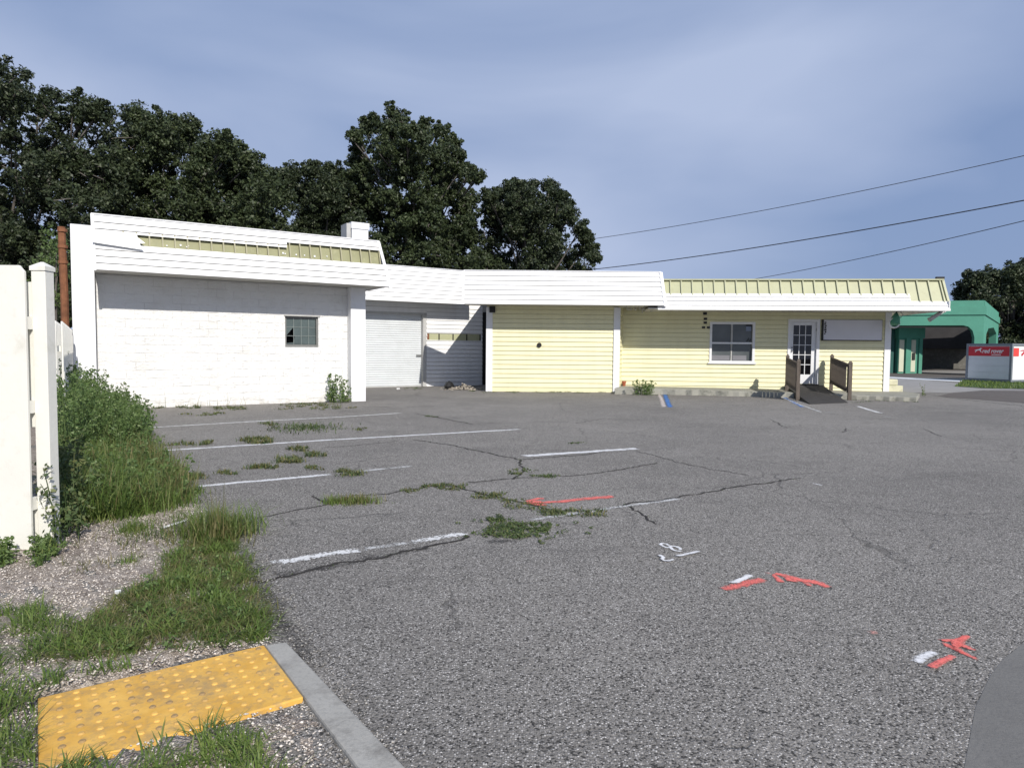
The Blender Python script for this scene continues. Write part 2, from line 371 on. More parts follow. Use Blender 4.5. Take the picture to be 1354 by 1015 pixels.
# fascia: eight rows, rows 4-5 torn away over most of the length
H = TZ-EZ; rows = 8
def srA(z): return frr+(ftr-frr)*(z-EZ)/H
def olev(z): return EO+(TO-EO)*(z-EZ)/H
g0 = A.hit(186, 320, .95)[0]; g1 = A.hit(380, 325, .95)[0]; g2 = A.hit(503, 340, .95)[0]
zg0 = EZ+H*.5; zg1 = EZ+H*.69; zg2 = EZ+H*.80
m = MB()
lap_siding(m, A, fl, frr, EZ, TZ, EO, TO, H/rows, .034, [(fl-.5, g1, zg0, zg1), (g1, frr+.5, zg0, zg2)], sr=srA)
m.build('fascia', M['white_siding'], bg, recalc=False)
# olive metal behind the gap and its ribs
m = MB()
def slab_slant(m, fr, sa, sb, za, zb, d0, d1, lev):
    m.hexa([fr.w(sa, lev(za)+d1, za), fr.w(sb, lev(za)+d1, za), fr.w(sb, lev(za)+d0, za), fr.w(sa, lev(za)+d0, za)],
           [fr.w(sa, lev(zb)+d1, zb), fr.w(sb, lev(zb)+d1, zb), fr.w(sb, lev(zb)+d0, zb), fr.w(sa, lev(zb)+d0, zb)])
slab_slant(m, A, fl+.02, ftr+.02, EZ+.01, TZ-.01, -.10, -.07, olev); m.build('roof_metal', M['olive_shaded'], bg)
m = MB(); s = g0-.35
while s < g2+.2:
    slab_slant(m, A, s, s+.028, zg0-.02, zg2+.02, -.07, .012, olev); s += .262+random.uniform(-.01, .01)
tag(m.build('roof_rib', M['olive_rib'], bg), kind='stuff')
for k in range(11):   # torn nailing scraps left on the metal
    s = random.uniform(g0+.2, g2-.4); z = zg0+random.uniform(.03, .11); d = random.uniform(.02, .04)
    m = MB(); slab_slant(m, A, s, s+d, z, z+d*1.1, -.07, -.045, olev); m.build('siding_scrap', M['white_trim'], bg)
# slipped loose boards at the left end
for px_poly, oo in (([(121.5, 305), (150, 308), (181, 310.5), (182, 314), (186, 317), (192, 322), (184, 322.5), (122, 314)], .07), ([(122, 314.5), (184, 323), (189, 331), (186, 331), (122, 321)], .11)):
    pts = [A.hit(x, y, .97) for x, y in px_poly]; m = MB(); m.hexa([A.w(a, olev(z)+oo-.02, z) for a, z in pts], [A.w(a, olev(z)+oo, z) for a, z in pts]); m.build('loose_board', M['white_siding'], bg)
m = MB()
def hipbox(fr, sa, sb, ta, tb, z0, z1, o0, o1, w=.07, d=.045):
    m = MB(); m.hexa([fr.w(sa, o0+d, z0), fr.w(sb, o0+d, z0), fr.w(sb, o0-.03, z0), fr.w(sa, o0-.03, z0)],
                     [fr.w(ta, o1+d, z1), fr.w(tb, o1+d, z1), fr.w(tb, o1-.03, z1), fr.w(ta, o1-.03, z1)]); return m
hipbox(A, frr-.03, frr+.05, ftr-.03, ftr+.05, EZ-.03, TZ+.01, EO, TO).build('corner_trim', M['white_trim'], bg)
m = MB(); m.hexa([A.w(frr+.0, EO-.03, EZ), A.w(frr, -8, EZ), A.w(frr-.03, -8, EZ), A.w(frr-.03, EO-.03, EZ)],
                 [A.w(ftr, TO-.03, TZ), A.w(ftr, -8, TZ), A.w(ftr-.03, -8, TZ), A.w(ftr-.03, TO-.03, TZ)]); m.build('side_fascia', M['white_siding'], bg)
hipbox(A, fl-.03, fl+.03, fl-.05, fl+.01, EZ-.02, TZ+.01, EO, TO).build('corner_trim', M['white_trim'], bg)
MB().box(A, fl-.04, ftr+.04, TO-.09, TO+.03, TZ+.003, TZ+.03).build('cap_flashing', M['white_trim'], bg)
MB().box(A, 1.24, 1.66, .002, .30, 0, EZ+.015).build('pilaster', M['white_trim'], bg, .006)
MB().box(A, -5.14, -4.70, -.25, .30, 0, 4.16).build('pilaster', M['white_trim'], bg, .006)
MB().box(A, -4.70, -4.665, .002, .03, 0, 3.1).build('downpipe', M['grey_trim'], bg)
# chimney box
c0, cz = A.hit(459, 320, -.6); c1 = A.hit(487, 320, -.6)[0]; ctop = A.hit(472, 295, -.6)[1]
m = MB().box(A, c0+.14, c1, -1.15, -.6, 3.95, ctop).box(A, c0+.12, c1+.025, -1.17, -.575, ctop-.16, ctop+.02); m.build('chimney', M['white_trim'], bg)
MB().box(A, c0, c0+.12, -1.12, -.64, 3.95, ctop-.02).build('flue', M['grey_trim'], bg)
# broken window
wf = MB()
fw_ = .045
for a in ((wx0, wx0+fw_, wz0, wz1), (wx1-fw_, wx1, wz0, wz1), (wx0+fw_, wx1-fw_, wz1-.06, wz1), (wx0+fw_, wx1-fw_, wz0, wz0+.07)): wf.box(A, a[0], a[1], -.13, -.05, a[2], a[3])
win = wf.build('window', mat_mottled('grey window frame', (.2, .205, .2), .25, 8, .7), bg)
gx0, gx1, gz0, gz1 = wx0+fw_, wx1-fw_, wz0+.07, wz1-.06; cw = (gx1-gx0)/4; ch = (gz1-gz0)/3
mu = MB()
for k in range(1, 4): mu.box(A, gx0+cw*k-.006, gx0+cw*k+.006, -.10, -.075, gz0, gz1)
for k in range(1, 3):
    for j in range(4): mu.box(A, gx0+cw*j+.009, gx0+cw*(j+1)-.009, -.10, -.077, gz0+ch*k-.006, gz0+ch*k+.006)
mu.build('muntin', mat_mottled('dusty muntin', (.25, .29, .285), .25, 8, .7), win)
m = MB()
for j in range(4):
    for k in range(3):
        a, b, c, d = gx0+cw*j+.009, gx0+cw*(j+1)-.009, gz0+ch*k+.009, gz0+ch*(k+1)-.009
        if j == 0 and k == 1: m.face([A.w(a, -.09, c), A.w(b, -.09, d), A.w(a, -.09, d)])
        elif j == 0 and k == 0: m.face([A.w(a, -.09, c), A.w(b, -.09, c), A.w(b, -.09, c+.05), A.w(a, -.09, c+.03)])
        elif j == 1 and k == 0: m.face([A.w(a, -.09, c), A.w(b, -.09, c), A.w(b, -.09, d), A.w(a+.02, -.09, d), A.w(a, -.09, c+.09)])
        else: m.face([A.w(a, -.09, c), A.w(b, -.09, c), A.w(b, -.09, d), A.w(a, -.09, d)])
m.build('pane', M['glass_dusty'], win, recalc=False)
MB().box(A, wx0-.02, wx1+.05, -.02, .03, wz1-.005, wz1+.03).build('lintel', M['grey_trim'], win)
MB().box(A, wx1+.04, wx1+.065, .002, .02, wz0-.1, wz1).build('side_trim', M['white_trim'], win)

# rusty pole beside the garage
p0 = G(86, 545)[:2]; q = at_depth(86, 440, 16.2)
px_ = at_depth(86, 300, 16.2)
m = MB().tube([(q[0], 16.2, .0), (q[0]+.01, 16.2, 2.6), (q[0]-.02, 16.2, px_[2])], [.085, .085, .08], 10)
pole = thing('rusty_pole', (q[0], 16.2, 0), 'rusty brown steel pole standing left of the white brick garage', 'pole')
m.build('shaft', M['rust'], pole, smooth=False)
for z in (3.4, px_[2]-.12, px_[2]-.5): MB().tube([(q[0], 16.2, z), (q[0], 16.2, z+.07)], .105, 10).build('collar', M['rust'], pole)

# ================================================================= OFFICE BUILDING (recessed garage, bay, yellow office)
B_ = Frame(G(485, 512.5)[:2], 32.5)      # recess wall
C_ = Frame(G(728, 518)[:2], 0)           # bay
D_ = Frame((3.9, 24.3), -5)              # office facade
of = thing('office_building', C_.w(2, -3, 0), 'long low building with cream siding office, white mansard fascia and recessed roller shutter garage', 'building')
# --- recess wall
sh0, sh1 = -1.3, B_.hit(559, 450)[0]; shz = B_.hit(520, 415)[1]; r0, r1 = -3.2, 5.45
sh1 -= .02
wall_open(MB(), B_, r0, r1, -.1, 3.3, -.25, -.03, [(sh0, sh1, -.1, shz)]).build('wall', M['grey_trim'], of, recalc=False)
pz0, pz1 = 1.79, 2.05; s_p0 = B_.hit(564.5, 440)[0]; s_p1 = B_.hit(636, 440)[0]
rg = B_.hit(637.5, 460)[0]; MB().box(B_, rg, r1, -.028, .0, 0, 2.95).build('gap_shade', M['dark'], of)  # near-black strip painted in for the shade of the open gap
m = MB(); lap_siding(m, B_, sh1+.17, rg, .0, 3.2, 0, None, .16, .032, [(s_p0, s_p1, pz0, pz1)]); lap_siding(m, B_, sh0-1.8, sh1+.17, shz+.08, 3.2, 0, None, .16, .032)
m.build('siding', M['white_siding'], of, recalc=False)
MB().box(B_, sh0-.1, sh1+.17, -.02, .035, shz, shz+.08).build('shutter_lintel', M['grey_trim'], of)
MB().box(B_, sh1+.01, sh1+.15, -.02, .05, -.02, shz-.003).build('door_jamb', M['grey_trim'], of)
# shutter: corrugated slats
m = MB(); z = .03; n = int((shz-.03)/.085); pr = []
for k in range(n):
    zz = .03+k*.085
    for j, (dz, d) in enumerate(((0, 0), (.012, .0), (.030, .022), (.060, .022), (.078, 0))): pr.append((zz+dz, -.13+d))
pr.append((shz+.05, -.13))
for (za, oa), (zb, ob) in zip(pr[:-1], pr[1:]): m.face([B_.w(sh0, oa, za), B_.w(sh1, oa, za), B_.w(sh1, ob, zb), B_.w(sh0, ob, zb)])
shut = m.build('roller_shutter', M['shutter'], of, recalc=False)
lx = B_.hit(554, 470, -.1)
MB().box(B_, lx[0]-.12, lx[0]+.12, -.108, -.07, lx[1]-.03, lx[1]+.03).build('latch', M['steel'], shut)
MB().box(B_, sh0, sh1, -.16, -.09, -.01, .03).build('bottom_rail', M['grey_trim'], shut)
# olive strip exposed in the recess siding
m = MB().box(B_, s_p0, s_p1, -.028, -.012, pz0, pz1); strip = m.build('exposed_panel', M['olive_metal'], of)
MB().box(B_, s_p0, s_p0+.1, -.011, -.002, pz0+.02, pz1-.01).build('vent_block', M['rust'], strip)
for s in np.linspace(s_p0+.50, s_p1-.06, 4): MB().box(B_, s, s+.045, -.011, .004, pz0, pz1).build('batten', M['dark'], strip)
# fascia over the recess
FO = .85; z0 = 3.17; z1 = 4.47
def oB(z): return FO+(-.34)*(z-z0)/(z1-z0)
s_start, s_end = -2.6, 4.2
m = MB(); lap_siding(m, B_, s_start, s_end, z0, z1, FO, FO-.34, .165, .034); m.build('fascia', M['white_siding'], of, recalc=False)
MB().box(B_, s_start, 3.55, -.2, FO-.02, z0+.02, z0+.06).build('soffit', M['soffit'], of)
MB().box(B_, s_start, s_end, FO-.42, FO-.30, z1+.002, z1+.03).build('cap_flashing', M['white_trim'], of)
MB().box(B_, s_start, 6.5, -7, FO-.45, z1-.4, z1-.3).build('roof', M['roofing'], of)
m = MB(); slab_slant(m, B_, s_start, s_end-.02, z0+.07, z1-.01, -.06, -.03, oB); m.build('fascia_board', M['grey_trim'], of)
# --- bay
bz = 2.95; bl, br = C_.hit(643, 480)[0], C_.hit(819, 480)[0]
tl = C_.hit(651, 480)[0]; tr = C_.hit(810.5, 480)[0]
wall_open(MB(), C_, bl+.02, br-.02, -.05, 3.2, -.2, -.03).build('wall', M['cream_siding'], of, recalc=False)
MB().box(C_, bl+.02, bl+.12, -5.1, -.2, -.05, 3.2).build('wall', M['grey_trim'], of)
hx, hz = C_.hit(713, 456)
m = MB(); lap_siding(m, C_, tl, tr, .16, 3.0, 0, None, .158, .032); sd = m.build('siding', M['cream_siding'], of, recalc=False)
MB().tube([C_.w(hx, -.01, hz), C_.w(hx, .06, hz)], .082, 20).build('vent_hole', M['black'], of)
MB().box(C_, tl, tr, -.02, .022, .0, .145).build('base_board', M['cream_siding'], of)
MB().box(C_, bl-.01, tl, -.02, .06, .0, 2.9).build('corner_trim', M['white_trim'], of)
MB().box(C_, tr, br, -.02, .06, .0, 2.93).build('corner_trim', M['white_trim'], of)
MB().box(C_, bl+.1, bl+.3, .0, .12, 2.72, 2.93).build('bracket', M['black'], of)
bo = 1.1; b0 = C_.hit(612, 400, bo)[0]; b1 = C_.hit(880, 405, bo)[0]; bt1 = C_.hit(874, 360, bo-.3)[0]
bz0, bz1 = 2.945, 4.06
def srC(z): return b1+(bt1-b1)*(z-bz0)/(bz1-bz0)
def oC(z): return bo-.34*(z-bz0)/(bz1-bz0)
m = MB(); lap_siding(m, C_, b0, b1, bz0, bz1, bo, bo-.34, .158, .034, sr=srC); m.build('fascia', M['white_siding'], of, recalc=False)
hipbox(C_, b1-.05, b1+.05, bt1-.05, bt1+.05, bz0-.02, bz1+.01, bo, bo-.34).build('corner_trim', M['white_trim'], of)
hipbox(C_, b0-.03, b0+.03, b0-.03, b0+.03, bz0, bz1+.005, bo, bo-.34).build('corner_trim', M['white_trim'], of)
MB().box(C_, b0, bt1, bo-.42, bo-.31, bz1+.003, bz1+.03).build('cap_flashing', M['white_trim'], of)
m = MB(); m.hexa([C_.w(b1, bo-.03, bz0), C_.w(b1, -5, bz0), C_.w(b1-.03, -5, bz0), C_.w(b1-.03, bo-.03, bz0)], [C_.w(bt1, bo-.37, bz1), C_.w(bt1, -5, bz1), C_.w(bt1-.03, -5, bz1), C_.w(bt1-.03, bo-.37, bz1)]); m.build('side_fascia', M['white_siding'], of)
m = MB(); slab_slant(m, C_, b0+.02, bt1-.05, bz0+.08, bz1-.01, -.06, -.03, oC); m.build('fascia_board', M['grey_trim'], of)
m = MB(); m.prism([C_.w(b0+.02, bo-.03, 0)[:2], C_.w(b1-.05, bo-.03, 0)[:2], C_.w(b1-.05, -.5, 0)[:2], C_.w(bl+.1, -.5, 0)[:2], C_.w(bl+.1, -.02, 0)[:2], C_.w(b0+.02, -.02, 0)[:2]], bz0+.02, bz0+.06); m.build('soffit', M['soffit'], of)
MB().box(C_, bl, b1-.2, -5, bo-.45, bz1-.35, bz1-.27).build('roof', M['roofing'], of)
# damaged soffit pieces hanging at the corner of the bay and the office
for k in range(9):
    s = br+.15+k*.13+random.uniform(-.04, .04); z = 2.86+random.uniform(-.04, .05)
    MB().tube([C_.w(s, .35, z+.07), C_.w(s+random.uniform(-.1, .1), .4, z-.04), C_.w(s+random.uniform(-.05, .2), .45, z+random.uniform(-.09, .02))], .018, 5).build('torn_soffit_strip', M['soffit'], of)
# splayed return between the bay and the office
a0 = C_.w(br-.03, -.02, 0); a1 = D_.w(0.0, 0, 0)
ang = math.degrees(math.atan2(a1[1]-a0[1], a1[0]-a0[0])); L = math.hypot(a1[1]-a0[1], a1[0]-a0[0])
E_ = Frame(a0[:2], ang)
m = MB(); lap_siding(m, E_, 0, L, .1, 3.1, 0, None, .15, .032); m.build('siding', M['cream_siding'], of, recalc=False)
MB().box(E_, 0, L, -.12, -.02, 0, 3.1).build('wall', M['cream_siding'], of)
# --- office facade
e1 = D_.hit(1176, 480)[0]; e0 = 0.0; tz0 = D_.hit(1168, 480)[0]
ow = (D_.hit(940, 450)[0], D_.hit(996, 450)[0], D_.hit(968, 478)[1], D_.hit(968, 427.5)[1])
dd = (D_.hit(1041, 460)[0], D_.hit(1083, 460)[0], D_.hit(1062, 507.5)[1], D_.hit(1062, 422)[1])
ops = [ow, dd]
wall_open(MB(), D_, e0, e1-.03, -.05, 3.1, -.2, -.03, ops).build('wall', M['cream_siding'], of, recalc=False)
m = MB(); lap_siding(m, D_, e0, tz0, .08, 3.03, 0, None, .155, .032, ops); m.build('siding', M['cream_siding'], of, recalc=False)
MB().box(D_, tz0, e1, -.02, .055, .1, 2.84).build('corner_trim', M['white_trim'], of)
MB().box(D_, e1-.15, e1-.03, -9, -.2, -.05, 3.3).build('side_wall', M['cream_siding'], of)
MB().box(D_, e0-4.5, e1-.03, -9.2, -9, -.05, 3.3).build('rear_wall', M['cream_siding'], of)
MB().box(D_, e0, e1-.15, -9, -.2, .02, .12).build('floor', M['concrete'], of)
DO = 1.65; k0 = D_.hit(882, 408, DO)[0]; k1 = D_.hit(1256.5, 409, DO)[0]; km = D_.hit(1204.5, 392, DO-.1)[0]; kt = D_.hit(1247, 369, DO-.36)[0]; kb = D_.hit(1254, 391, DO-.1)[0]
dz0 = D_.hit(1100, 410.3, DO)[1]; dzm = D_.hit(1225, 398, DO-.08)[1]; dzw = D_.hit(1100, 388, DO-.15)[1]; dz1 = D_.hit(1060, 369.5, DO-.36)[1]
def oD(z): return DO-.40*(z-dz0)/(dz1-dz0)
m = MB(); lap_siding(m, D_, k0-.3, k1, dz0, dzm, DO, oD(dzm), .13, .034)
lap_siding(m, D_, k0-.3, km, dzm, dzw, oD(dzm)+.006, oD(dzw)+.006, .13, .034); m.build('fascia', M['white_siding'], of, recalc=False)
m = MB(); m.hexa([D_.w(k0-.3, oD(dz0)-.03, dz0+.05), D_.w(kb+.05, oD(dz0)-.03, dz0+.05), D_.w(kb+.05, oD(dz0)-.07, dz0+.05), D_.w(k0-.3, oD(dz0)-.07, dz0+.05)],
                 [D_.w(k0-.3, oD(dz1)-.03, dz1), D_.w(kt, oD(dz1)-.03, dz1), D_.w(kt, oD(dz1)-.07, dz1), D_.w(k0-.3, oD(dz1)-.07, dz1)]); m.build('roof_metal', M['olive_metal'], of)
s = k0+.12; nrib = 0
while s < kt-.05:
    zb = dzw-.05 if s < km else dzm-.02
    sb = s+(kb-kt)*.9*max(0, (s-km)/(kt-km))*((dz1-zb)/(dz1-dzm)) if s > km else s
    m = MB(); m.hexa([D_.w(sb, oD(zb)+.035, zb), D_.w(sb+.04, oD(zb)+.035, zb), D_.w(sb+.04, oD(zb)-.03, zb), D_.w(sb, oD(zb)-.03, zb)],
                     [D_.w(s, oD(dz1)+.035, dz1-.03), D_.w(s+.04, oD(dz1)+.035, dz1-.03), D_.w(s+.04, oD(dz1)-.03, dz1-.03), D_.w(s, oD(dz1)-.03, dz1-.03)])
    m.build('roof_seam', M['olive_seam'], of); s += .357
MB().box(D_, k0-.3, kt+.03, oD(dz1)-.12, oD(dz1)+.06, dz1-.025, dz1+.02).build('cap_flashing', M['olive_seam'], of)
hipbox(D_, kb-.02, kb+.05, kt-.03, kt+.04, dzm, dz1, oD(dzm), oD(dz1), d=.03).build('corner_trim', M['olive_seam'], of)
MB().box(D_, k0-.6, k1-.05, -.02, DO-.02, dz0+.025, dz0+.07).build('soffit', M['soffit'], of)
MB().box(D_, -.6, k1-.3, -9, DO-.5, dz1-.35, dz1-.27).build('roof', M['roofing'], of)
MB().box(D_, k1-.03, k1, -9, DO-.01, dz0, dzm).build('side_fascia', M['white_siding'], of)
m = MB(); m.box(D_, kt-.2, kt+.05, DO-.45, DO-.36, dz1+.02, dz1+.09); m.build('loose_flashing', M['black'], of)
# office window
o = MB(); t_ = .06
for a in ((ow[0]-.05, ow[0]+.03, ow[2]-.04, ow[3]+.05), (ow[1]-.03, ow[1]+.05, ow[2]-.04, ow[3]+.05), (ow[0]+.03, ow[1]-.03, ow[3]-.03, ow[3]+.05), (ow[0]+.03, ow[1]-.03, ow[2]-.04, ow[2]+.03)): o.box(D_, a[0], a[1], -.06, .045, a[2], a[3])
win = o.build('window', M['white_trim'], of)
MB().box(D_, ow[0]-.1, ow[1]+.1, -.02, .075, ow[2]-.08, ow[2]-.042).build('sill', M['white_trim'], win)
wc = (ow[0]+ow[1])/2; wzm = (ow[2]+ow[3])/2-.02
MB().box(D_, ow[0]+.03, ow[1]-.03, -.07, -.005, wzm-.03, wzm+.03).build('meeting_rail', M['white_trim'], win)
MB().box(D_, wc-.03, wc+.03, -.10, -.045, wzm+.03, ow[3]-.03).build('mullion', M['grey_trim'], win)
MB().box(D_, wc-.02, wc+.02, -.10, -.06, ow[2]+.03, wzm-.03).build('mullion', M['grey_trim'], win)
for za, zb, off_ in ((ow[2]+.03, wzm-.03, -.085), (wzm+.03, ow[3]-.03, -.075)):
    for sa, sb in ((ow[0]+.03, wc-.031), (wc+.031, ow[1]-.03)): MB().box(D_, sa, sb, off_-.01, off_, za, zb).build('pane', M['glass_grey'], win)
for za, zb, sa, sb in ((ow[2]+.05, ow[2]+.22, ow[0]+.05, wc-.05), (ow[2]+.05, ow[2]+.22, wc+.05, ow[1]-.2)): MB().box(D_, sa, sb, -.083, -.079, za, zb).build('paper_notice', mat_mottled('faded paper', (.2, .2, .22), .1, 5, .8), win)
MB().box(D_, ow[1]-.25, ow[1]-.05, -.073, -.069, ow[3]-.14, ow[3]-.04).build('sticker', M['black'], win)
MB().box(D_, ow[1]-.24, ow[1]-.06, -.0685, -.066, ow[3]-.26, ow[3]-.1).build('sticker', mat_mottled('pale blue sticker', (.25, .3, .42), .1, 5, .7), win)
for k in range(5): MB().box(D_, ow[1]-.22+k*.03, ow[1]-.19+k*.03, -.073, -.069, wzm+.05+.03*(k % 3), wzm+.1+.05*(k % 3)).build('sticker', M['black'], win)
# siding mend line + stains near base handled by material; house number tiles
tiles = [((932, 414.5), 5), ((932.5, 421.5), 4.5), ((932.3, 426.5), 4.5), ((930, 432.8), 4.2), ((936.5, 432.8), 4.2)]
for (x, y), w in tiles:
    s, z = D_.hit(x, y); h = w*.026/2
    MB().box(D_, s-h, s+h, .02, .04, z-h*.66, z+h*.66).build('number_tile', M['plate_black'], of)
# door
dm = MB()
for a in ((dd[0], dd[0]+.1, dd[2], dd[3]), (dd[1]-.1, dd[1], dd[2], dd[3]), (dd[0]+.1, dd[1]-.1, dd[3]-.1, dd[3])): dm.box(D_, a[0], a[1], -.12, .045, a[2], a[3])
dm.build('door_frame', M['white_trim'], of)
MB().box(D_, dd[0], dd[1], -.12, .09, dd[2]-.06, dd[2]-.002).build('threshold', M['dark'], of)
x0, x1, y0, y1 = dd[0]+.105, dd[1]-.105, dd[2]+.01, dd[3]-.105
gs0, gs1 = D_.hit(1049.2, 450)[0], D_.hit(1073.5, 450)[0]; gz0, gz1 = D_.hit(1062, 495)[1], D_.hit(1062, 430)[1]
door = wall_open(MB(), D_, x0, x1, y0, y1, -.075, -.03, [(gs0, gs1, gz0, gz1)]).build('door', M['white_trim'], of, recalc=False)
MB().box(D_, gs0, gs1, -.06, -.052, gz0, gz1).build('pane', M['glass_black'], door)
m = MB()
for k in range(1, 3): s = gs0+(gs1-gs0)*k/3; m.box(D_, s-.011, s+.011, -.052, -.034, gz0, gz1)
for k in range(1, 5):
    z = gz0+(gz1-gz0)*k/5
    for j in range(3):
        a = gs0+(gs1-gs0)*j/3+.0115; b = gs0+(gs1-gs0)*(j+1)/3-.0115; m.box(D_, a, b, -.052, -.036, z-.011, z+.011)
m.build('muntin', M['white_trim'], door)
hx_, hz_ = D_.hit(1043.5, 464)
m = MB().tube([D_.w(x0+.06, -.03, hz_), D_.w(x0+.06, .03, hz_)], .03, 10); m.build('handle', M['steel'], door); MB().tube([D_.w(x0+.06, -.03, hz_+.12), D_.w(x0+.06, .0, hz_+.12)], .028, 10).build('lock', M['steel'], door)
for z in (y0+.25, (y0+y1)/2, y1-.3): MB().box(D_, x1-.005, x1+.025, -.03, -.01, z, z+.1).build('hinge', M['steel'], door)
# sign board on the facade
s0, s1 = D_.hit(1087, 440, .1)[0], D_.hit(1166.5, 440, .1)[0]; za, zb = D_.hit(1125, 450.5, .1)[1], D_.hit(1125, 422.5, .1)[1]
sg = thing('sign_board', D_.w((s0+s1)/2, .03, za), 'blank white sign board toned grey for shade on the office wall right of the glazed door', 'sign')
MB().box(D_, s0, s1, .021, .10, za, zb).build('cabinet', M['black'], sg)
MB().box(D_, s0+.05, s1-.01, .101, .108, za+.03, zb-.01).build('sign_face', M['sign_face'], sg)
m = MB(); z = zb-.08
while z > za+.22:
    h = random.uniform(.03, .07); m.box(D_, s0+.07+random.uniform(-.01, .01), s0+.125+random.uniform(-.02, .02), .1085, .112, z-h, z); z -= h+.015
m.build('dark_residue', M['black'], sg)
# cream steps at the right corner
st = thing('concrete_step', D_.w(e1+.25, .0, .1), 'two stacked cream painted concrete blocks at the right corner of the office', 'step')
cs0 = D_.hit(1174, 510, -.1)[0]; MB().box(D_, cs0, cs0+.49, -.5, -.06, .08, .32).build('lower_block', M['cream_block'], st, .02)
MB().box(D_, cs0+.02, cs0+.34, -.45, -.1, .325, .54).build('upper_block', M['cream_block'], st, .04)
# floodlights hanging under the eave corner
def flood(name, label, px, py, depth_o, kind):
    s, z = D_.hit(px, py, depth_o)
    if kind == 0:
        t = thing(name, D_.w(s, depth_o, z), label, 'lamp')
        MB().tube([D_.w(s, depth_o, dz0+.02), D_.w(s, depth_o, z+.25)], [.03, .03], 8).build('mount', M['black'], t)
        m = MB(); m.tube([D_.w(s, depth_o, z+.25), D_.w(s-.03, depth_o+.03, z+.12), D_.w(s-.1, depth_o+.1, z-.1)], [.05, .12, .17], 14); m.build('lamp_shade', M['green'], t, smooth=True)
        ring = [D_.w(s-.11+.155*math.cos(a), depth_o+.12+.02*math.cos(a), z-.08+.155*math.sin(a)) for a in np.linspace(0, 2*math.pi, 17)]
        MB().tube(ring, .028, 6, False).build('rim', M['white_trim'], t, smooth=True)
        MB().tube([D_.w(s+.12, depth_o, dz0+.02), D_.w(s+.22, depth_o, z+.2), D_.w(s+.02, depth_o, z-.02)], .012, 6).build('cable', M['steel'], t)
    else:
        t = thing(name, D_.w(s, depth_o, z), label, 'lamp')
        m = MB(); m.tube([D_.w(s+.22, depth_o, z+.14), D_.w(s+.1, depth_o, z+.07), D_.w(s-.14, depth_o, z-.1), D_.w(s-.22, depth_o, z-.15)], [.05, .06, .065, .075], 12); m.build('lamp_tube', M['grey_trim'], t, smooth=True)
        MB().tube([D_.w(s+.22, depth_o, z+.14), D_.w(s+.28, depth_o, z+.19)], .062, 12).build('end_cap', M['white_trim'], t)
        MB().tube([D_.w(s+.15, depth_o, z+.1), D_.w(s+.05, depth_o, dz0+.03)], .018, 6).build('mount', M['black'], t)
flood('flood_lamp', 'round cone shaded flood lamp hanging under the eave beside the white corner post', 1185, 424, .6, 0)
flood('tube_lamp', 'tilted cylinder lamp hanging under the far right end of the eave', 1238, 417, 1.2, 1)

# pavement slab in front of the office
sl = [G(812, 521)[:2], G(870, 521.5)[:2], G(1040, 525.5)[:2], G(1212, 531)[:2], G(1216, 521, .1)[:2], D_.w(e1+.9, -1.5, 0)[:2], D_.w(e1, .0, 0)[:2], D_.w(0, 0, 0)[:2], C_.w(br, 0, 0)[:2]]
m = MB(); nn = len(sl)
def pave(m, poly, z0, zf):
    top = [(x, y, zf(x)) for x, y in poly]; m.hexa([(x, y, z0) for x, y in poly], top)
# subdivide front edge for a broken look
front = []
for a, b in zip(sl[:3], sl[1:4]):
    n_ = max(2, int(math.hypot(b[0]-a[0], b[1]-a[1])/.18))
    for k in range(n_): t = k/n_; front.append((a[0]+(b[0]-a[0])*t+random.uniform(-.02, .02), a[1]+(b[1]-a[1])*t+random.uniform(-.045, .045)))
pave(m, front+sl[3:], -.03, lambda x: .20-.07*(x-4)/8); m.build('pavement', M['concrete_mossy'], None, .02); tag(COL.objects[-1], kind='structure')

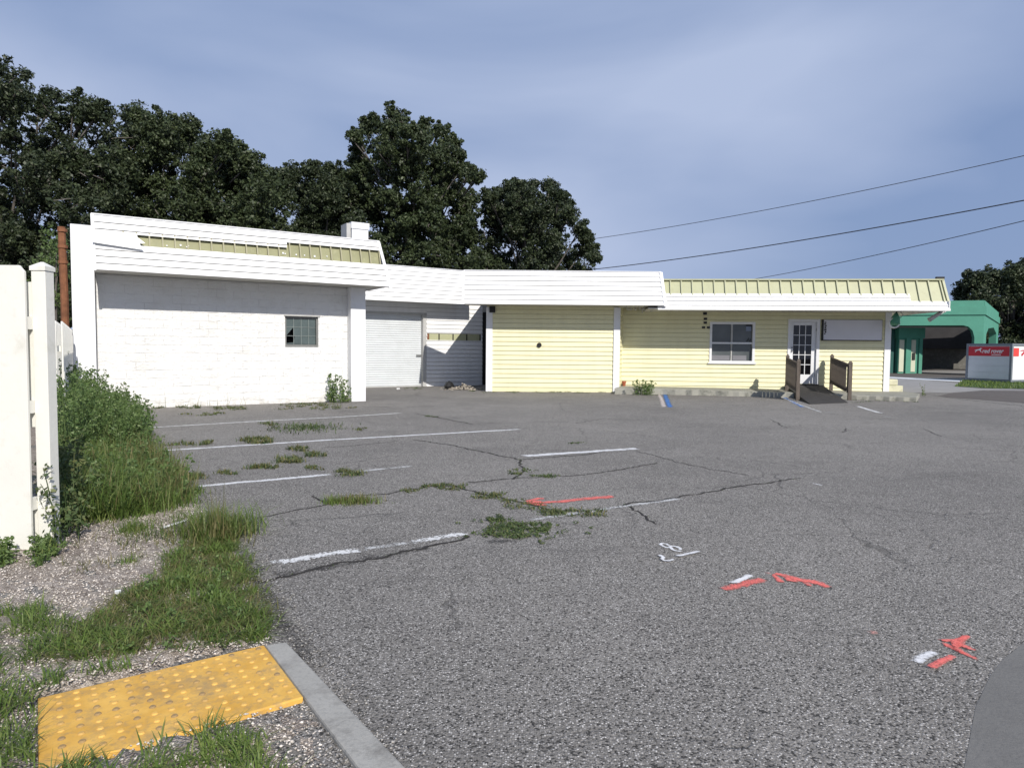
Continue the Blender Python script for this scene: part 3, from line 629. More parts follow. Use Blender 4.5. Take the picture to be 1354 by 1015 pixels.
# ---------------------------------------------------------------- ramp with two railings
P_ = Frame(D_.w((dd[0]+dd[1])/2, 0, 0)[:2], -5+90)   # s goes away from facade negative; use own axes below
def RP(a, o, z): return D_.w((dd[0]+dd[1])/2+a, o, z)
ramp = thing('wheelchair_ramp', RP(0, 1.2, 0), 'dark timber wheelchair ramp with two picket railings leading to the glazed door', 'ramp')
rl = G(1071, 534.5); rr_ = G(1121, 532.5)
tlp = RP(-.62, .10, dd[2]-.03); trp = RP(.66, .10, dd[2]-.03)
m = MB(); m.hexa([(tlp[0], tlp[1], .05), (trp[0], trp[1], .05), (rr_[0], rr_[1], -.03), (rl[0], rl[1], -.03)][::-1], [tlp, trp, (rr_[0], rr_[1], .015), (rl[0], rl[1], .015)][::-1]); m.build('deck', M['deck'], ramp)
def railing(pa, pb, za, zb, label):
    """pa near the door, pb at the foot; za, zb heights of deck there"""
    fr = Frame(pa, math.degrees(math.atan2(pb[1]-pa[1], pb[0]-pa[0]))); L = math.hypot(pb[0]-pa[0], pb[1]-pa[1])
    root = MB()
    for s, z in ((0, za), (L, zb)): root.box(fr, s-.05, s+.05, -.05, .05, -.02 if s else 0, z+1.0); root.hexa([fr.w(s-.06, .06, z+1.0), fr.w(s+.06, .06, z+1.0), fr.w(s+.06, -.06, z+1.0), fr.w(s-.06, -.06, z+1.0)], [fr.w(s-.015, .015, z+1.08), fr.w(s+.015, .015, z+1.08), fr.w(s+.015, -.015, z+1.08), fr.w(s-.015, -.015, z+1.08)])
    o = root.build('railing', M['wood'], ramp); tag(o, label)
    for dz, h in ((.86, .10), (.12, .10)):
        m = MB(); m.hexa([fr.w(.05, .03, za+dz), fr.w(L-.05, .03, zb+dz), fr.w(L-.05, -.03, zb+dz), fr.w(.05, -.03, za+dz)], [fr.w(.05, .03, za+dz+h), fr.w(L-.05, .03, zb+dz+h), fr.w(L-.05, -.03, zb+dz+h), fr.w(.05, -.03, za+dz+h)]); m.build('rail', M['wood'], o)
    n = int((L-.1)/.125)
    for k in range(n):
        s = .05+(k+.5)*(L-.1)/n; z = za+(zb-za)*s/L; w = .042
        if label.startswith('right') and k == n-2: continue
        m = MB(); m.box(fr, s-w, s+w, .031, .055, z+.09, z+.90); m.build('picket', M['wood'], o)
railing(G(1040, 523)[:2], G(1054.5, 529.5)[:2], .30, .18, 'left railing with closely set pickets')
q0 = at_depth(1099, 510, RP(.7, .35, 0)[1]); q1 = G(1123, 529)
railing((q0[0], q0[1]), q1[:2], .32, .13, 'right railing with one picket missing')

# orange pot shard & pile of debris
s, z = D_.hit(825, 503, .15); t = D_.w(s, .2, .2)
pot = thing('clay_pot', t, 'small broken terracotta pot in the corner between the bay and the office', 'pot')
m = MB(); m.tube([(t[0], t[1], .19), (t[0], t[1], .36)], [.05, .075], 10); m.build('body', M['orange'], pot)
m = MB(); m.tube([(t[0], t[1], .32), (t[0], t[1], .37)], [.085, .085], 10); m.build('rim', M['orange'], pot)
dm = MB(); c = G(612, 515)
for k in range(150):
    a = random.gauss(0, .33); b = random.gauss(0, .2); r = random.uniform(.02, .09); h = max(0, .22-.4*abs(a)-.3*abs(b))*random.random()
    p = Vector((c[0]+a, c[1]+b, h+.01)); d = Vector((random.uniform(-1, 1), random.uniform(-1, 1), random.uniform(-.3, .5))).normalized()*r
    dm.tube([p-d, p+d*random.uniform(.3, 1)], [r*.35, r*random.uniform(.1, .4)], 5)
tag(dm.build('debris_pile', mat_mottled('pale broken debris', (.5, .45, .38), .7, 7, .9, dirt=(.1, .08, .06), dirt_amt=.9), recalc=False), 'heap of pale broken rubble and leaves at the foot of the recessed white siding', 'rubble')
c = G(594, 514.5); b = MB()
ring = lambda r, z: [(c[0]+r*math.cos(t)*(1+.15*math.sin(3*t)), c[1]+r*math.sin(t), z) for t in np.linspace(0, 2*math.pi, 11)[:-1]]
r1, r2, r3, r4 = ring(.16, .0), ring(.19, .12), ring(.12, .24), ring(.03, .30)
for a_, b_ in ((r1, r2), (r2, r3), (r3, r4)):
    for k in range(10): b.face([a_[k], a_[(k+1) % 10], b_[(k+1) % 10], b_[k]])
tag(b.build('rubbish_bag', M['black'], smooth=True), 'small black rubbish bag beside the rubble heap', 'bag')
c = G(532, 513.5); tag(MB().tube([(c[0]-.06, c[1]-.8, .03), (c[0]+.04, c[1]-.82, .04)], [.035, .03], 6).build('paper_cup', M['white_print']), 'crumpled white paper cup on the asphalt before the roller shutter', 'cup')

# ================================================================= FENCES
def picket(fr, s0, s1, o0, o1, ztop, clip, par, z0=0.0):
    m = MB(); p = [(s0, z0), (s1, z0), (s1, ztop-clip), (s1-clip*.8, ztop), (s0+clip*.8, ztop), (s0, ztop-clip)]
    m.hexa([fr.w(a, o1, z) for a, z in p], [fr.w(a, o0, z) for a, z in p]); return m.build('picket', M['vinyl'], par, .003)
fy = G(60, 730)
N_ = Frame((0, fy[1]), 0)
a0 = N_.hit(-1, 600)[0]; a1 = N_.hit(41.5, 600)[0]; ztop = N_.hit(20, 351)[1]
fence = thing('vinyl_fence', (a1-.3, fy[1], 0), 'tall white vinyl picket fence with square post at the left edge', 'fence')
picket(N_, a0, a1, 0, .022, ztop, .045, fence, -.02)
for k in range(1, 6): picket(N_, a0-.232*k, a0-.232*k+.195, 0, .022, ztop, .045, fence, -.02)
b0, b1 = N_.hit(47.5, 600, -.05)[0], N_.hit(66, 600, -.05)[0]; zp = N_.hit(62, 352, -.05)[1]
post = MB().box(N_, b0, b1, -.145, -.05, -.02, zp-.03).build('post', M['vinyl'], fence, .004)
m = MB(); cx = (b0+b1)/2; m.hexa([N_.w(b0-.006, -.042, zp-.03), N_.w(b1+.006, -.042, zp-.03), N_.w(b1+.006, -.153, zp-.03), N_.w(b0-.006, -.153, zp-.03)], [N_.w(b0-.006, -.042, zp), N_.w(b1+.006, -.042, zp), N_.w(b1+.006, -.153, zp), N_.w(b0-.006, -.153, zp)])
m.hexa([N_.w(b0-.006, -.042, zp), N_.w(b1+.006, -.042, zp), N_.w(b1+.006, -.153, zp), N_.w(b0-.006, -.153, zp)], [N_.w(cx-.01, -.095, zp+.035), N_.w(cx+.01, -.095, zp+.035), N_.w(cx+.01, -.10, zp+.035), N_.w(cx-.01, -.10, zp+.035)]); m.build('post_cap', M['vinyl'], post)
for z in (.35, 1.05, 1.65): MB().box(N_, a0-1.3, b0+.0, -.06, -.004, z-.045, z+.045).build('rail', M['vinyl'], fence)
picket(N_, a1-.09, a1+.09, -.085, -.063, N_.hit(44, 373, -.08)[1], .03, fence, .9)
picket(N_, a1-.07, a1+.06, -.085, -.063, .33, .0, fence, .0)
# the fence runs on from the post towards the garage
e = at_depth(80, 600, 9.5); g_ = at_depth(96, 500, 15.4)
ff = thing('vinyl_fence', (e[0], 9.5, 0), 'lower white vinyl fence boards running behind the post towards the garage', 'fence')
Q_ = Frame((e[0]+.05, 9.5), math.degrees(math.atan2(g_[1]-9.5, g_[0]-e[0]-.05)))
ft = at_depth(78, 421, 9.5)[2]; Lf = math.hypot(g_[1]-9.5, g_[0]-e[0]); k = 0
s = -.2
while s < Lf-.2:
    picket(Q_, s, s+.19, 0 if k % 2 else -.07, .022 if k % 2 else -.048, ft*.98, .03, ff); s += .215; k += 1
MB().box(Q_, 0, Lf, -.045, -.003, .4, .48).build('rail', M['vinyl'], ff); MB().box(Q_, 0, Lf, -.045, -.003, 1.4, 1.48).build('rail', M['vinyl'], ff)
Q2 = Frame((at_depth(81, 500, 15.4)[0], 15.4), 10)
gt = at_depth(90, 443, 15.4)[2]
ga = thing('gate', Q2.w(.2, 0, 0), 'plain white gate panel between the vinyl fence and the garage pilaster', 'gate')
MB().box(Q2, -.6, .31, -.02, .02, .0, gt).build('gate_panel', M['vinyl'], ga)
MB().box(Q2, .325, .46, -.06, .06, 0, gt+.22).build('gate_post', mat_mottled('peeling white post', (.7, .7, .68), .2, 6, .7, dirt=(.25, .2, .17), dirt_amt=.8), ga)

# ================================================================= GREEN CANOPY BUILDING far right
Yg = 44.0
def GP(px, py, Y): return at_depth(px, py, Y)
gb = thing('canopy_building', (GP(1290, 480, Yg)[0], Yg, 0), 'green stucco building with arched drive-through canopy behind the containers', 'building')
cr = GP(1302.5, 397, Yg); K = Frame((cr[0], cr[1]), -18); zt = cr[2]
lw = K.hit(1120, 440)[0]; zb1 = GP(1302, 416, Yg)[2]; zb2 = GP(1302, 430, Yg)[2]; zsh = GP(1302, 450, Yg)[2]
# front face with chamfered opening
kx = lambda x, y: K.hit(x, y)
pts = [(lw, 0), (lw+.8, 0), (lw+.8, zb2-1.1), (lw+1.4, zb2), (kx(1274, 430)[0], zb2), kx(1281, 432), kx(1286, 437), kx(1288.5, 446), (kx(1288.5, 446)[0], 0), (0, 0), (0, zb1), (lw, zb1)]
m = MB(); m.hexa([K.w(a, 0, z) for a, z in pts], [K.w(a, -.5, z) for a, z in pts]); m.build('canopy_arch', M['green'], gb)
MB().box(K, lw-.1, .08, -.4, .08, zb1+.002, zb1+.55).build('cornice', M['green'], gb)
S2 = Frame(K.w(0, 0, 0)[:2], 52)
dpt = S2.hit(1320, 440)[0]
MB().box(K, lw, -.02, -.35, -.02, zb1+.552, zt).build('parapet', M['green'], gb)
sx_ = lambda x, y: S2.hit(x, y)
pts = [(.02, 0), (sx_(1304, 450)[0], 0), sx_(1304, 442), sx_(1307, 434), sx_(1314, 433), sx_(1317.5, 441), (sx_(1317.5, 450)[0], 0), (dpt, 0), (dpt, zb1), (.02, zb1)]
m = MB(); m.hexa([S2.w(a, .0, z) for a, z in pts], [S2.w(a, -.5, z) for a, z in pts]); m.build('canopy_arch', M['green'], gb)
MB().box(S2, .1, dpt+.1, -.4, .08, zb1+.004, zb1+.5).build('cornice', M['green'], gb)
MB().box(S2, .1, dpt-.3, -.3, -.01, zb1+.504, zt-.004).build('parapet', M['green'], gb)
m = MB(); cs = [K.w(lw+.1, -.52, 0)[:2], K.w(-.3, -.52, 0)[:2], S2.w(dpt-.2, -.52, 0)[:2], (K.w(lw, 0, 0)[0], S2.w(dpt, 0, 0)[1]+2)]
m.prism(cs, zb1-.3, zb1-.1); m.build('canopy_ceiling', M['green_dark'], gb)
# rear wall beyond the canopy
Kb = Frame((K.w(lw-3, -13, 0)[0], K.w(lw-3, -13, 0)[1]), -10)
Kb = Frame(at_depth(1150, 480, 62)[:2], -10); kz = at_depth(1240, 461, 61)[2]; kl = Kb.hit(1292, 480)[0]
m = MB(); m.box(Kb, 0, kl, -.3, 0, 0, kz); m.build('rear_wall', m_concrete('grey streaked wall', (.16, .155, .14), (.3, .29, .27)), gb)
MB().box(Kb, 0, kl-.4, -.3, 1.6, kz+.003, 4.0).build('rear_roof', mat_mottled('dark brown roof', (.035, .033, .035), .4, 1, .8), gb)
# kiosk post
kk = thing('drive_through_kiosk', GP(1204, 489, 47), 'small green kiosk with cream panels under the canopy', 'kiosk')
Kk = Frame(GP(1187, 488, 47)[:2], 0); kw = GP(1217.5, 488, 47)[0]-GP(1187, 488, 47)[0]; kt_ = GP(1200, 433, 47)[2]; km_ = GP(1200, 447, 47)[2]
MB().box(Kk, 0, kw, -1.5, 0, 0, km_).build('body', M['green'], kk)
MB().box(Kk, -.1, kw+.12, -1.6, .15, km_, kt_).build('cornice', M['green'], kk)
for a, b in ((.04, .36), (.86, 1.16)): MB().box(Kk, a, b, .0, .05, .12, km_-.12).build('panel', M['panel'], kk)
MB().box(Kk, .46, .80, .003, .14, 0, km_).build('pier', M['green'], kk)
MB().box(Kk, kw-.22, kw, .003, .12, 0, km_).build('pier', M['green'], kk)
MB().box(Kk, .92, 1.12, .051, .09, km_-1.5, km_-1.0).build('meter_box', M['black'], kk)
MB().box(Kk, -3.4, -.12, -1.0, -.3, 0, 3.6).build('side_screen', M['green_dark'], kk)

# ================================================================= storage containers
def text_obj(body, size, mat, name, fr, s, o, z, par, shear=.25):
    cu = bpy.data.curves.new(name, 'FONT'); cu.body = body; cu.size = size; cu.extrude = .004; cu.shear = shear; cu.align_x = 'LEFT'; cu.offset = size*.018
    tmp = bpy.data.objects.new('t', cu); COL.objects.link(tmp); dg = bpy.context.evaluated_depsgraph_get(); me = bpy.data.meshes.new_from_object(tmp.evaluated_get(dg)); bpy.data.objects.remove(tmp)
    me.materials.clear(); me.materials.append(mat); ob = bpy.data.objects.new(name, me); COL.objects.link(ob)
    ob.rotation_euler = (R(90), 0, R(fr.deg)); ob.parent = par; ob.location = Vector(fr.w(s, o, z))-wloc(par); return ob
DOG = [(0, .30), (.10, .42), (.04, .28), (.22, .46), (.45, .62), (.70, .72), (.86, .88), (.98, .86), (1.08, .74), (1.0, .68), (.92, .66), (.86, .50), (.90, .30), (1.02, .10), (.94, .12), (.80, .30), (.74, .48), (.55, .46), (.38, .36), (.22, .22), (.10, .05), (.14, .22), (.26, .38)]
P0 = at_depth(1336.5, 505.8, 33.5); KL = Frame(P0[:2], -66); KR = Frame(P0[:2], 24); h = at_depth(1336.5, 454, 33.5)[2]
wl = -KL.hit(1277, 480)[0]; wr = 4.9; z0 = .05
c = thing('storage_container', KR.w(wr/2, -wl/2, 0), 'white portable container with side greyed for shade and red lettered band at the lawn edge', 'container')
MB().box(KR, .05, wr-.05, -wl+.05, -.05, z0+.05, h-.04).build('body', M['container_lit'], c)
m = MB()
for s_ in (0, wr-.11):
    for o_2 in (-wl, -.11): m.box(KR, s_, s_+.11, o_2, o_2+.11, z0, h)
for z in (z0, h-.11):
    for o_2 in (-wl, -.10): m.box(KR, .111, wr-.111, o_2, o_2+.10, z+.002, z+.108)
    for s_ in (.002, wr-.10): m.box(KR, s_, s_+.098, -wl+.111, -.111, z, z+.11)
m.build('frame', M['container_frame'], c)
m = MB()
for k in range(5):
    za = z0+.12+(h-.24-z0)*k/5; zb_ = za+(h-.24-z0)/5-.008
    m.box(KL, -wl+.115, -.115, -.03, -.012, za, zb_)
m.build('door_panel', M['container'], c)
bt, bb = KL.hit(1300, 458)[1], KL.hit(1300, 470.5)[1]
MB().box(KL, -wl+.115, -.13, -.011, -.004, bb, bt).build('red_band', M['red_band'], c)
bh = bt-bb; e_0 = KL.hit(1288, 465)[0]; t0_ = KL.hit(1298.5, 465)[0]; t1_ = KL.hit(1327, 465)[0]
DOG = [(0, .50), (.12, .62), (.30, .66), (.45, .72), (.62, .80), (.72, .96), (.80, 1.0), (.92, .93), (.96, .84), (.86, .82), (.80, .74), (.78, .55), (.84, .30), (.92, .06), (.82, .08), (.74, .30), (.64, .50), (.50, .50), (.36, .42), (.24, .26), (.14, .04), (.10, .22), (.20, .42), (.26, .54), (.12, .53)]
dw = (t0_-e_0)*1.05
m = MB(); pts = [(e_0+x*dw, bb+bh*(.34+z*.50)) for x, z in DOG]
m.hexa([KL.w(a, -.003, z) for a, z in pts], [KL.w(a, .003, z) for a, z in pts]); m.build('dog_emblem', M['white_print'], c)
tx = text_obj('red rover', bh*.62, M['white_print'], 'lettering', KL, t0_, -.002, bb+bh*.33, c)
tx.scale.x = (t1_-t0_)/max(.1, tx.dimensions.x)
MB().box(KL, t0_+(t1_-t0_)*.45, t1_-.12, -.003, .001, bb+bh*.12, bb+bh*.19).build('small_print', M['white_print'], c)
ra, rb_ = KR.hit(1339.5, 465)[0], KR.hit(1348.5, 465)[0]; b2, b3 = KR.hit(1344, 471)[1], KR.hit(1344, 460)[1]
MB().box(KR, .12, rb_, -.049, -.035, b2, b3).build('red_band', M['red_lit'], c)
m = MB(); pts = [(rb_+.05+x*1.5, b2-.02+z*(b3-b2+.12)) for x, z in DOG]
m.hexa([KR.w(a, -.049, z) for a, z in pts], [KR.w(a, -.036, z) for a, z in pts]); m.build('dog_emblem', M['red_band'], c)

# ================================================================= TREES
def leaf_cards(centres, nper, rad, size, squash=.8, up=.35, out_from=None):
    """clusters of small leaf quads (numpy)"""
    n = len(centres)*nper
    C0 = np.repeat(centres, nper, axis=0); d = rng.normal(size=(n, 3)); d /= np.linalg.norm(d, axis=1)[:, None]
    r = np.repeat(rad, nper)*rng.uniform(.25, 1, n)**.6; P = C0+d*r[:, None]*np.array([1, 1, squash])
    nrm = rng.normal(size=(n, 3))*.75+d*.6; nrm[:, 2] += up; nrm /= np.linalg.norm(nrm, axis=1)[:, None]
    t = np.cross(nrm, rng.normal(size=(n, 3))); t /= np.linalg.norm(t, axis=1)[:, None]; b = np.cross(nrm, t)
    L = size*rng.uniform(.6, 1.3, n); W = L*rng.uniform(.4, .65, n)
    V = np.empty((n, 4, 3)); V[:, 0] = P-t*L[:, None]*.5; V[:, 1] = P+b*W[:, None]*.5; V[:, 2] = P+t*L[:, None]*.5; V[:, 3] = P-b*W[:, None]*.5
    return V.reshape(-1, 3)
def quads(V): return np.arange(len(V)).reshape(-1, 4)
def tree(label, base_px, Y, blobs, mat, name='oak_tree', clusters=34, nper=80, size=.14, trunk_r=.4, group='oak trees behind the buildings', depth=3.0, crad=(.35, .8)):
    """blobs: (px, py, r_px) foliage masses sighted at distance Y"""
    bx, by = at_depth(base_px, 470, Y)[0], Y
    tr = thing(name, (bx, by, 0), label, 'tree', group)
    cen = []; rad = []; lim = MB()
    for k, (x, y, r) in enumerate(blobs):
        yy = Y+random.uniform(-depth, depth); c = np.array(at_depth(x, y, yy)); rr = r*yy/F
        d = rng.normal(size=(clusters, 3)); d /= np.linalg.norm(d, axis=1)[:, None]
        far = rng.random(clusters) < .28; q = c+d*rr*np.where(far, rng.uniform(1.0, 1.5, clusters), rng.uniform(.15, 1.1, clusters))[:, None]*np.array([1, .9, .9]); cen.append(q); rad.append(rng.uniform(crad[0], crad[1], clusters)*np.where(far, .5, 1.)*min(1.3, max(.55, rr/2.2)))
        # limb from trunk to the mass, with a few twigs
        st = Vector((bx+random.uniform(-.3, .3), by, min(c[2]*.45, 4+random.random()*2))); en = Vector(c); md = st.lerp(en, .5)+Vector((random.uniform(-.5, .5), random.uniform(-.5, .5), .4))
        if k % 4 == 0: lim.tube([st, st.lerp(md, .5), md, md.lerp(en, .6), en], [trunk_r*.22, trunk_r*.18, trunk_r*.13, trunk_r*.08, .02], 6)
        for j in range(3):
            e2 = Vector(q[j]); m2 = en.lerp(e2, .5)+Vector((random.uniform(-.2, .2),)*3)
            s2 = md.lerp(en, random.uniform(.5, 1)); lim.tube([s2, m2, e2], [.04, .028, .012], 4)
    cen = np.concatenate(cen); rad = np.concatenate(rad)
    V = leaf_cards(cen, nper, rad, size); raw_mesh('crown', V, quads(V), mat, tr)
    lim.build('limbs', M['bark'], tr, recalc=False, smooth=True)
    top = max(2.5, 5)
    MB().tube([(bx, by, -.2), (bx+.1, by, .6), (bx-.1, by, 2.5), (bx+.05, by, top+1.5)], [trunk_r*1.35, trunk_r, trunk_r*.85, trunk_r*.6], 12).build('trunk', M['bark'], tr, smooth=True)
    return tr
def scatter(poly, n, r):
    """n blobs inside a sight polygon"""
    out = []; xs = [p[0] for p in poly]; ys = [p[1] for p in poly]
    while len(out) < n:
        x, y = random.uniform(min(xs), max(xs)), random.uniform(min(ys), max(ys))
        ins = False; j = len(poly)-1
        for i in range(len(poly)):
            xi, yi = poly[i]; xj, yj = poly[j]
            if (yi > y) != (yj > y) and x < (xj-xi)*(y-yi)/(yj-yi)+xi: ins = not ins
            j = i
        if ins and all((x-a)**2+(y-b)**2 > (r*.55)**2 for a, b, _ in out[-40:]) or (ins and random.random() < .08): out.append((x, y, r*random.uniform(.75, 1.2)))
    return out
T1 = scatter([(-120, 95), (10, 118), (60, 150), (120, 150), (150, 200), (150, 300), (130, 400), (-120, 430)], 75, 34)+scatter([(-120, 290), (135, 290), (135, 430), (-120, 430)], 30, 24)+[(20, 118, 20), (60, 132, 20), (110, 142, 18), (130, 150, 14), (-20, 105, 26)]
tree('big dark oak reaching the top of the left edge behind the fence', 10, 30, T1, M['oak2'], trunk_r=.38, nper=82, size=.14)
T2 = scatter([(140, 190), (190, 165), (235, 175), (290, 205), (350, 240), (362, 365), (140, 360)], 80, 25)+[(182, 152, 12), (190, 165, 14), (228, 172, 16), (248, 168, 12), (298, 190, 16), (306, 200, 13), (330, 212, 16), (348, 235, 12), (270, 200, 16), (320, 232, 16), (340, 262, 18), (355, 290, 18), (280, 225, 18), (345, 244, 14), (360, 252, 13), (372, 262, 13)]
tree('dark oak with stepped sloping crown above the brick garage roof', 230, 32, T2, M['oak'], nper=82, size=.14)
T3 = scatter([(365, 250), (400, 232), (440, 232), (470, 250), (480, 360), (365, 350)], 34, 21)+[(375, 235, 11), (385, 228, 10), (412, 226, 12), (438, 226, 12), (450, 235, 12)]
tree('low rounded oak just left of the white chimney box', 415, 35, T3, M['oak2'], nper=80, size=.14, trunk_r=.3)
T4 = scatter([(478, 200), (500, 185), (540, 180), (590, 200), (610, 260), (640, 300), (650, 375), (485, 380), (470, 280)], 88, 19)+[(484, 168, 9), (494, 160, 9), (519, 150, 11), (524, 160, 13), (515, 172, 12), (538, 172, 12), (560, 165, 9), (556, 178, 12), (580, 172, 13), (590, 185, 10), (602, 190, 9), (606, 205, 8), (612, 222, 8), (622, 228, 8), (630, 234, 8), (600, 225, 12), (474, 195, 10), (469, 212, 10), (465, 235, 11), (620, 262, 11), (470, 180, 8), (480, 225, 14)]
tree('tallest oak with an open ragged crown at the middle of the row', 545, 36, T4, M['oak'], nper=84, size=.145, clusters=24, trunk_r=.45, crad=(.3, .7))
T5 = scatter([(655, 270), (690, 252), (730, 262), (755, 290), (765, 345), (760, 385), (640, 385), (640, 300)], 44, 18)+[(645, 262, 10), (660, 255, 9), (680, 248, 10), (700, 246, 10), (728, 247, 9), (740, 260, 10), (748, 268, 8), (752, 285, 9), (768, 302, 8), (775, 315, 8), (782, 330, 7), (786, 340, 6), (772, 330, 10)]
tree('rounded oak at the right end of the row beside the sky', 700, 37, T5, M['oak2'], nper=84, size=.145, clusters=26, trunk_r=.35)
T0 = scatter([(-60, 330), (120, 330), (520, 350), (520, 400), (-60, 430)], 70, 24)
tree('dark understorey oak thicket showing low behind the garage roof', 200, 40, T0, M['oak2'], nper=60, size=.19, trunk_r=.3)
T6 = scatter([(1275, 400), (1290, 375), (1330, 370), (1420, 365), (1420, 475), (1275, 475)], 55, 17)+[(1272, 385, 9), (1290, 370, 10), (1305, 368, 9), (1325, 370, 10), (1272, 400, 9), (1340, 362, 10), (1350, 358, 12), (1356, 352, 10)]
tree('broad dark oak behind the green canopy building at the right edge', 1335, 62, T6, M['oak2'], nper=60, size=.25, trunk_r=.4, group=None, crad=(.6, 1.2))
T7 = scatter([(1185, 440), (1300, 440), (1300, 470), (1185, 470)], 14, 12)
tree('low dark tree glimpsed through the canopy opening', 1240, 75, T7, M['oak2'], nper=36, size=.35, trunk_r=.3, group=None)
# light green shrub behind the fence
c = [at_depth(x-5, y, 17.6+random.random()) for x, y in ((80, 320), (72, 335), (65, 350), (80, 350), (62, 372), (76, 380), (80, 400), (70, 410), (86, 330), (60, 395))]
sb = thing('shrub', (c[0][0]-.2, 18, 0), 'light green shrub rising behind the fence post beside the rusty pole', 'shrub')
cc = np.repeat(np.array(c), 7, axis=0)+rng.normal(size=(70, 3))*.14
V = leaf_cards(cc, 26, np.full(len(cc), .22), .09); raw_mesh('foliage', V, quads(V), M['bush'], sb)
m = MB()
for q in c: m.tube([(c[0][0]-.2, 18, 0), (q[0]*.5+(c[0][0]-.2)*.5, 18, q[2]*.5), q], [.035, .025, .01], 5)
m.build('stems', M['bark'], sb)

# ================================================================= GROUND
gm = MB(); gm.face([(-300, -60, 0), (500, -60, 0), (500, 900, 0), (-300, 900, 0)]); g = gm.build('ground', M['asphalt'], recalc=False); tag(g, kind='structure')
# tactile pad with kerb
pa = np.array(G(349, 858)[:2]); d1 = np.array(G(215, 890)[:2])-pa; d1 /= np.linalg.norm(d1); d2 = np.array([d1[1], -d1[0]]); 
if d2[1] > 0: d2 = -d2
# verge: slightly raised terrain left of the asphalt's broken edge
edge_px = [(183, 541), (186, 560), (196, 585), (206, 610), (232, 635), (262, 655), (292, 685), (318, 710), (330, 745), (345, 775), (352, 805), (372, 840), (392, 868), (405, 892), (430, 940), (470, 1010), (520, 1080)]
edge = [G(*p)[:2] for p in edge_px]
ex = np.array([p[0] for p in edge]); ey = np.array([p[1] for p in edge]); o_ = np.argsort(ey); ex, ey = ex[o_], ey[o_]
def edge_x(y): return np.interp(y, ey, ex)
ys = np.concatenate([np.arange(.6, 8, .07), np.arange(8, 16.2, .2)]); us = np.concatenate([np.arange(0, 3, .07), np.arange(3, 12, .5)])
V = []; 
for y in ys:
    x0 = edge_x(y)
    for d in us:
        h = .035*min(1, d/.35)-.012+.02*math.sin(y*2.1+d*1.7)*min(1, d)+rng.normal()*.006
        if d == 0: h = -.02
        qx, qy = x0-d-pa[0], y-pa[1]; aa = qx*d1[0]+qy*d1[1]; bb_ = qx*d2[0]+qy*d2[1]
        if (-.22 < aa < .95 and -.04 < bb_ < .64) or (-.2 < aa < 0 and 0 < bb_ < 1.3): h = -.05
        V.append((x0-d+.04*math.sin(y*7)+.03*math.sin(y*17+1), y, h))
V = np.array(V); nu = len(us); Fq = np.array([(i*nu+j, i*nu+j+1, (i+1)*nu+j+1, (i+1)*nu+j) for i in range(len(ys)-1) for j in range(nu-1)])
vg = raw_mesh('verge', V, Fq, M['verge']); tag(vg, kind='structure')
for p in vg.data.polygons: p.use_smooth = True
bgm = MB(); bgm.face([(-60, .5, .005), (-13, .5, .005), (-9.0, 16, .005), (-13, 60, .005), (-60, 60, .005)]); tag(bgm.build('yard', M['verge'], recalc=False), kind='structure')

# ---- sheets on the ground
def ribbon(pts, widths, z, jitter=0, step=.05, world=False):
    P = [np.array(p[:2]) if world else np.array(G(*p)[:2]) for p in pts]; Wd = widths if isinstance(widths, (list, tuple)) else [widths]*len(P)
    Q = []; Wq = []
    for a, b, wa, wb in zip(P[:-1], P[1:], Wd[:-1], Wd[1:]):
        n = max(1, int(np.linalg.norm(b-a)/step))
        for k in range(n): t = k/n; Q.append(a+(b-a)*t); Wq.append(wa+(wb-wa)*t)
    Q.append(P[-1]); Wq.append(Wd[-1]); m = MB(); L = []; Rr = []; off = 0
    for k, q in enumerate(Q):
        d = Q[min(k+1, len(Q)-1)]-Q[max(k-1, 0)]; d = d/(np.linalg.norm(d)+1e-9); nn = np.array([-d[1], d[0]])
        off = off*.7+random.gauss(0, jitter); w1 = Wq[k]/2*(1+random.uniform(-1, 1)*min(.6, jitter*20)); w2 = Wq[k]/2*(1+random.uniform(-1, 1)*min(.6, jitter*20))
        L.append(tuple(q+nn*(off+w1))+(z,)); Rr.append(tuple(q+nn*(off-w2))+(z,))
    n = len(L); K = 4; m.v = []; m.edge = []; m.f = []
    acc = [0.0]
    for k in range(1, n): acc.append(acc[-1]+float(np.linalg.norm(Q[k]-Q[k-1])))
    for k in range(n):
        a, b = Vector(L[k]), Vector(Rr[k]); endf = min(1, min(acc[k], acc[-1]-acc[k])/(max(Wq[k], .02)*.14))
        for j in range(K+1):
            t = j/K; m.v.append(tuple(a.lerp(b, t))); m.edge.append(min((1, .75, 0)[abs(j-2)] if True else 0, endf) if j not in (0, K) else 0.0)
    m.f = [(k*(K+1)+j, (k+1)*(K+1)+j, (k+1)*(K+1)+j+1, k*(K+1)+j+1) for k in range(n-1) for j in range(K)]
    return m
LZ = .004
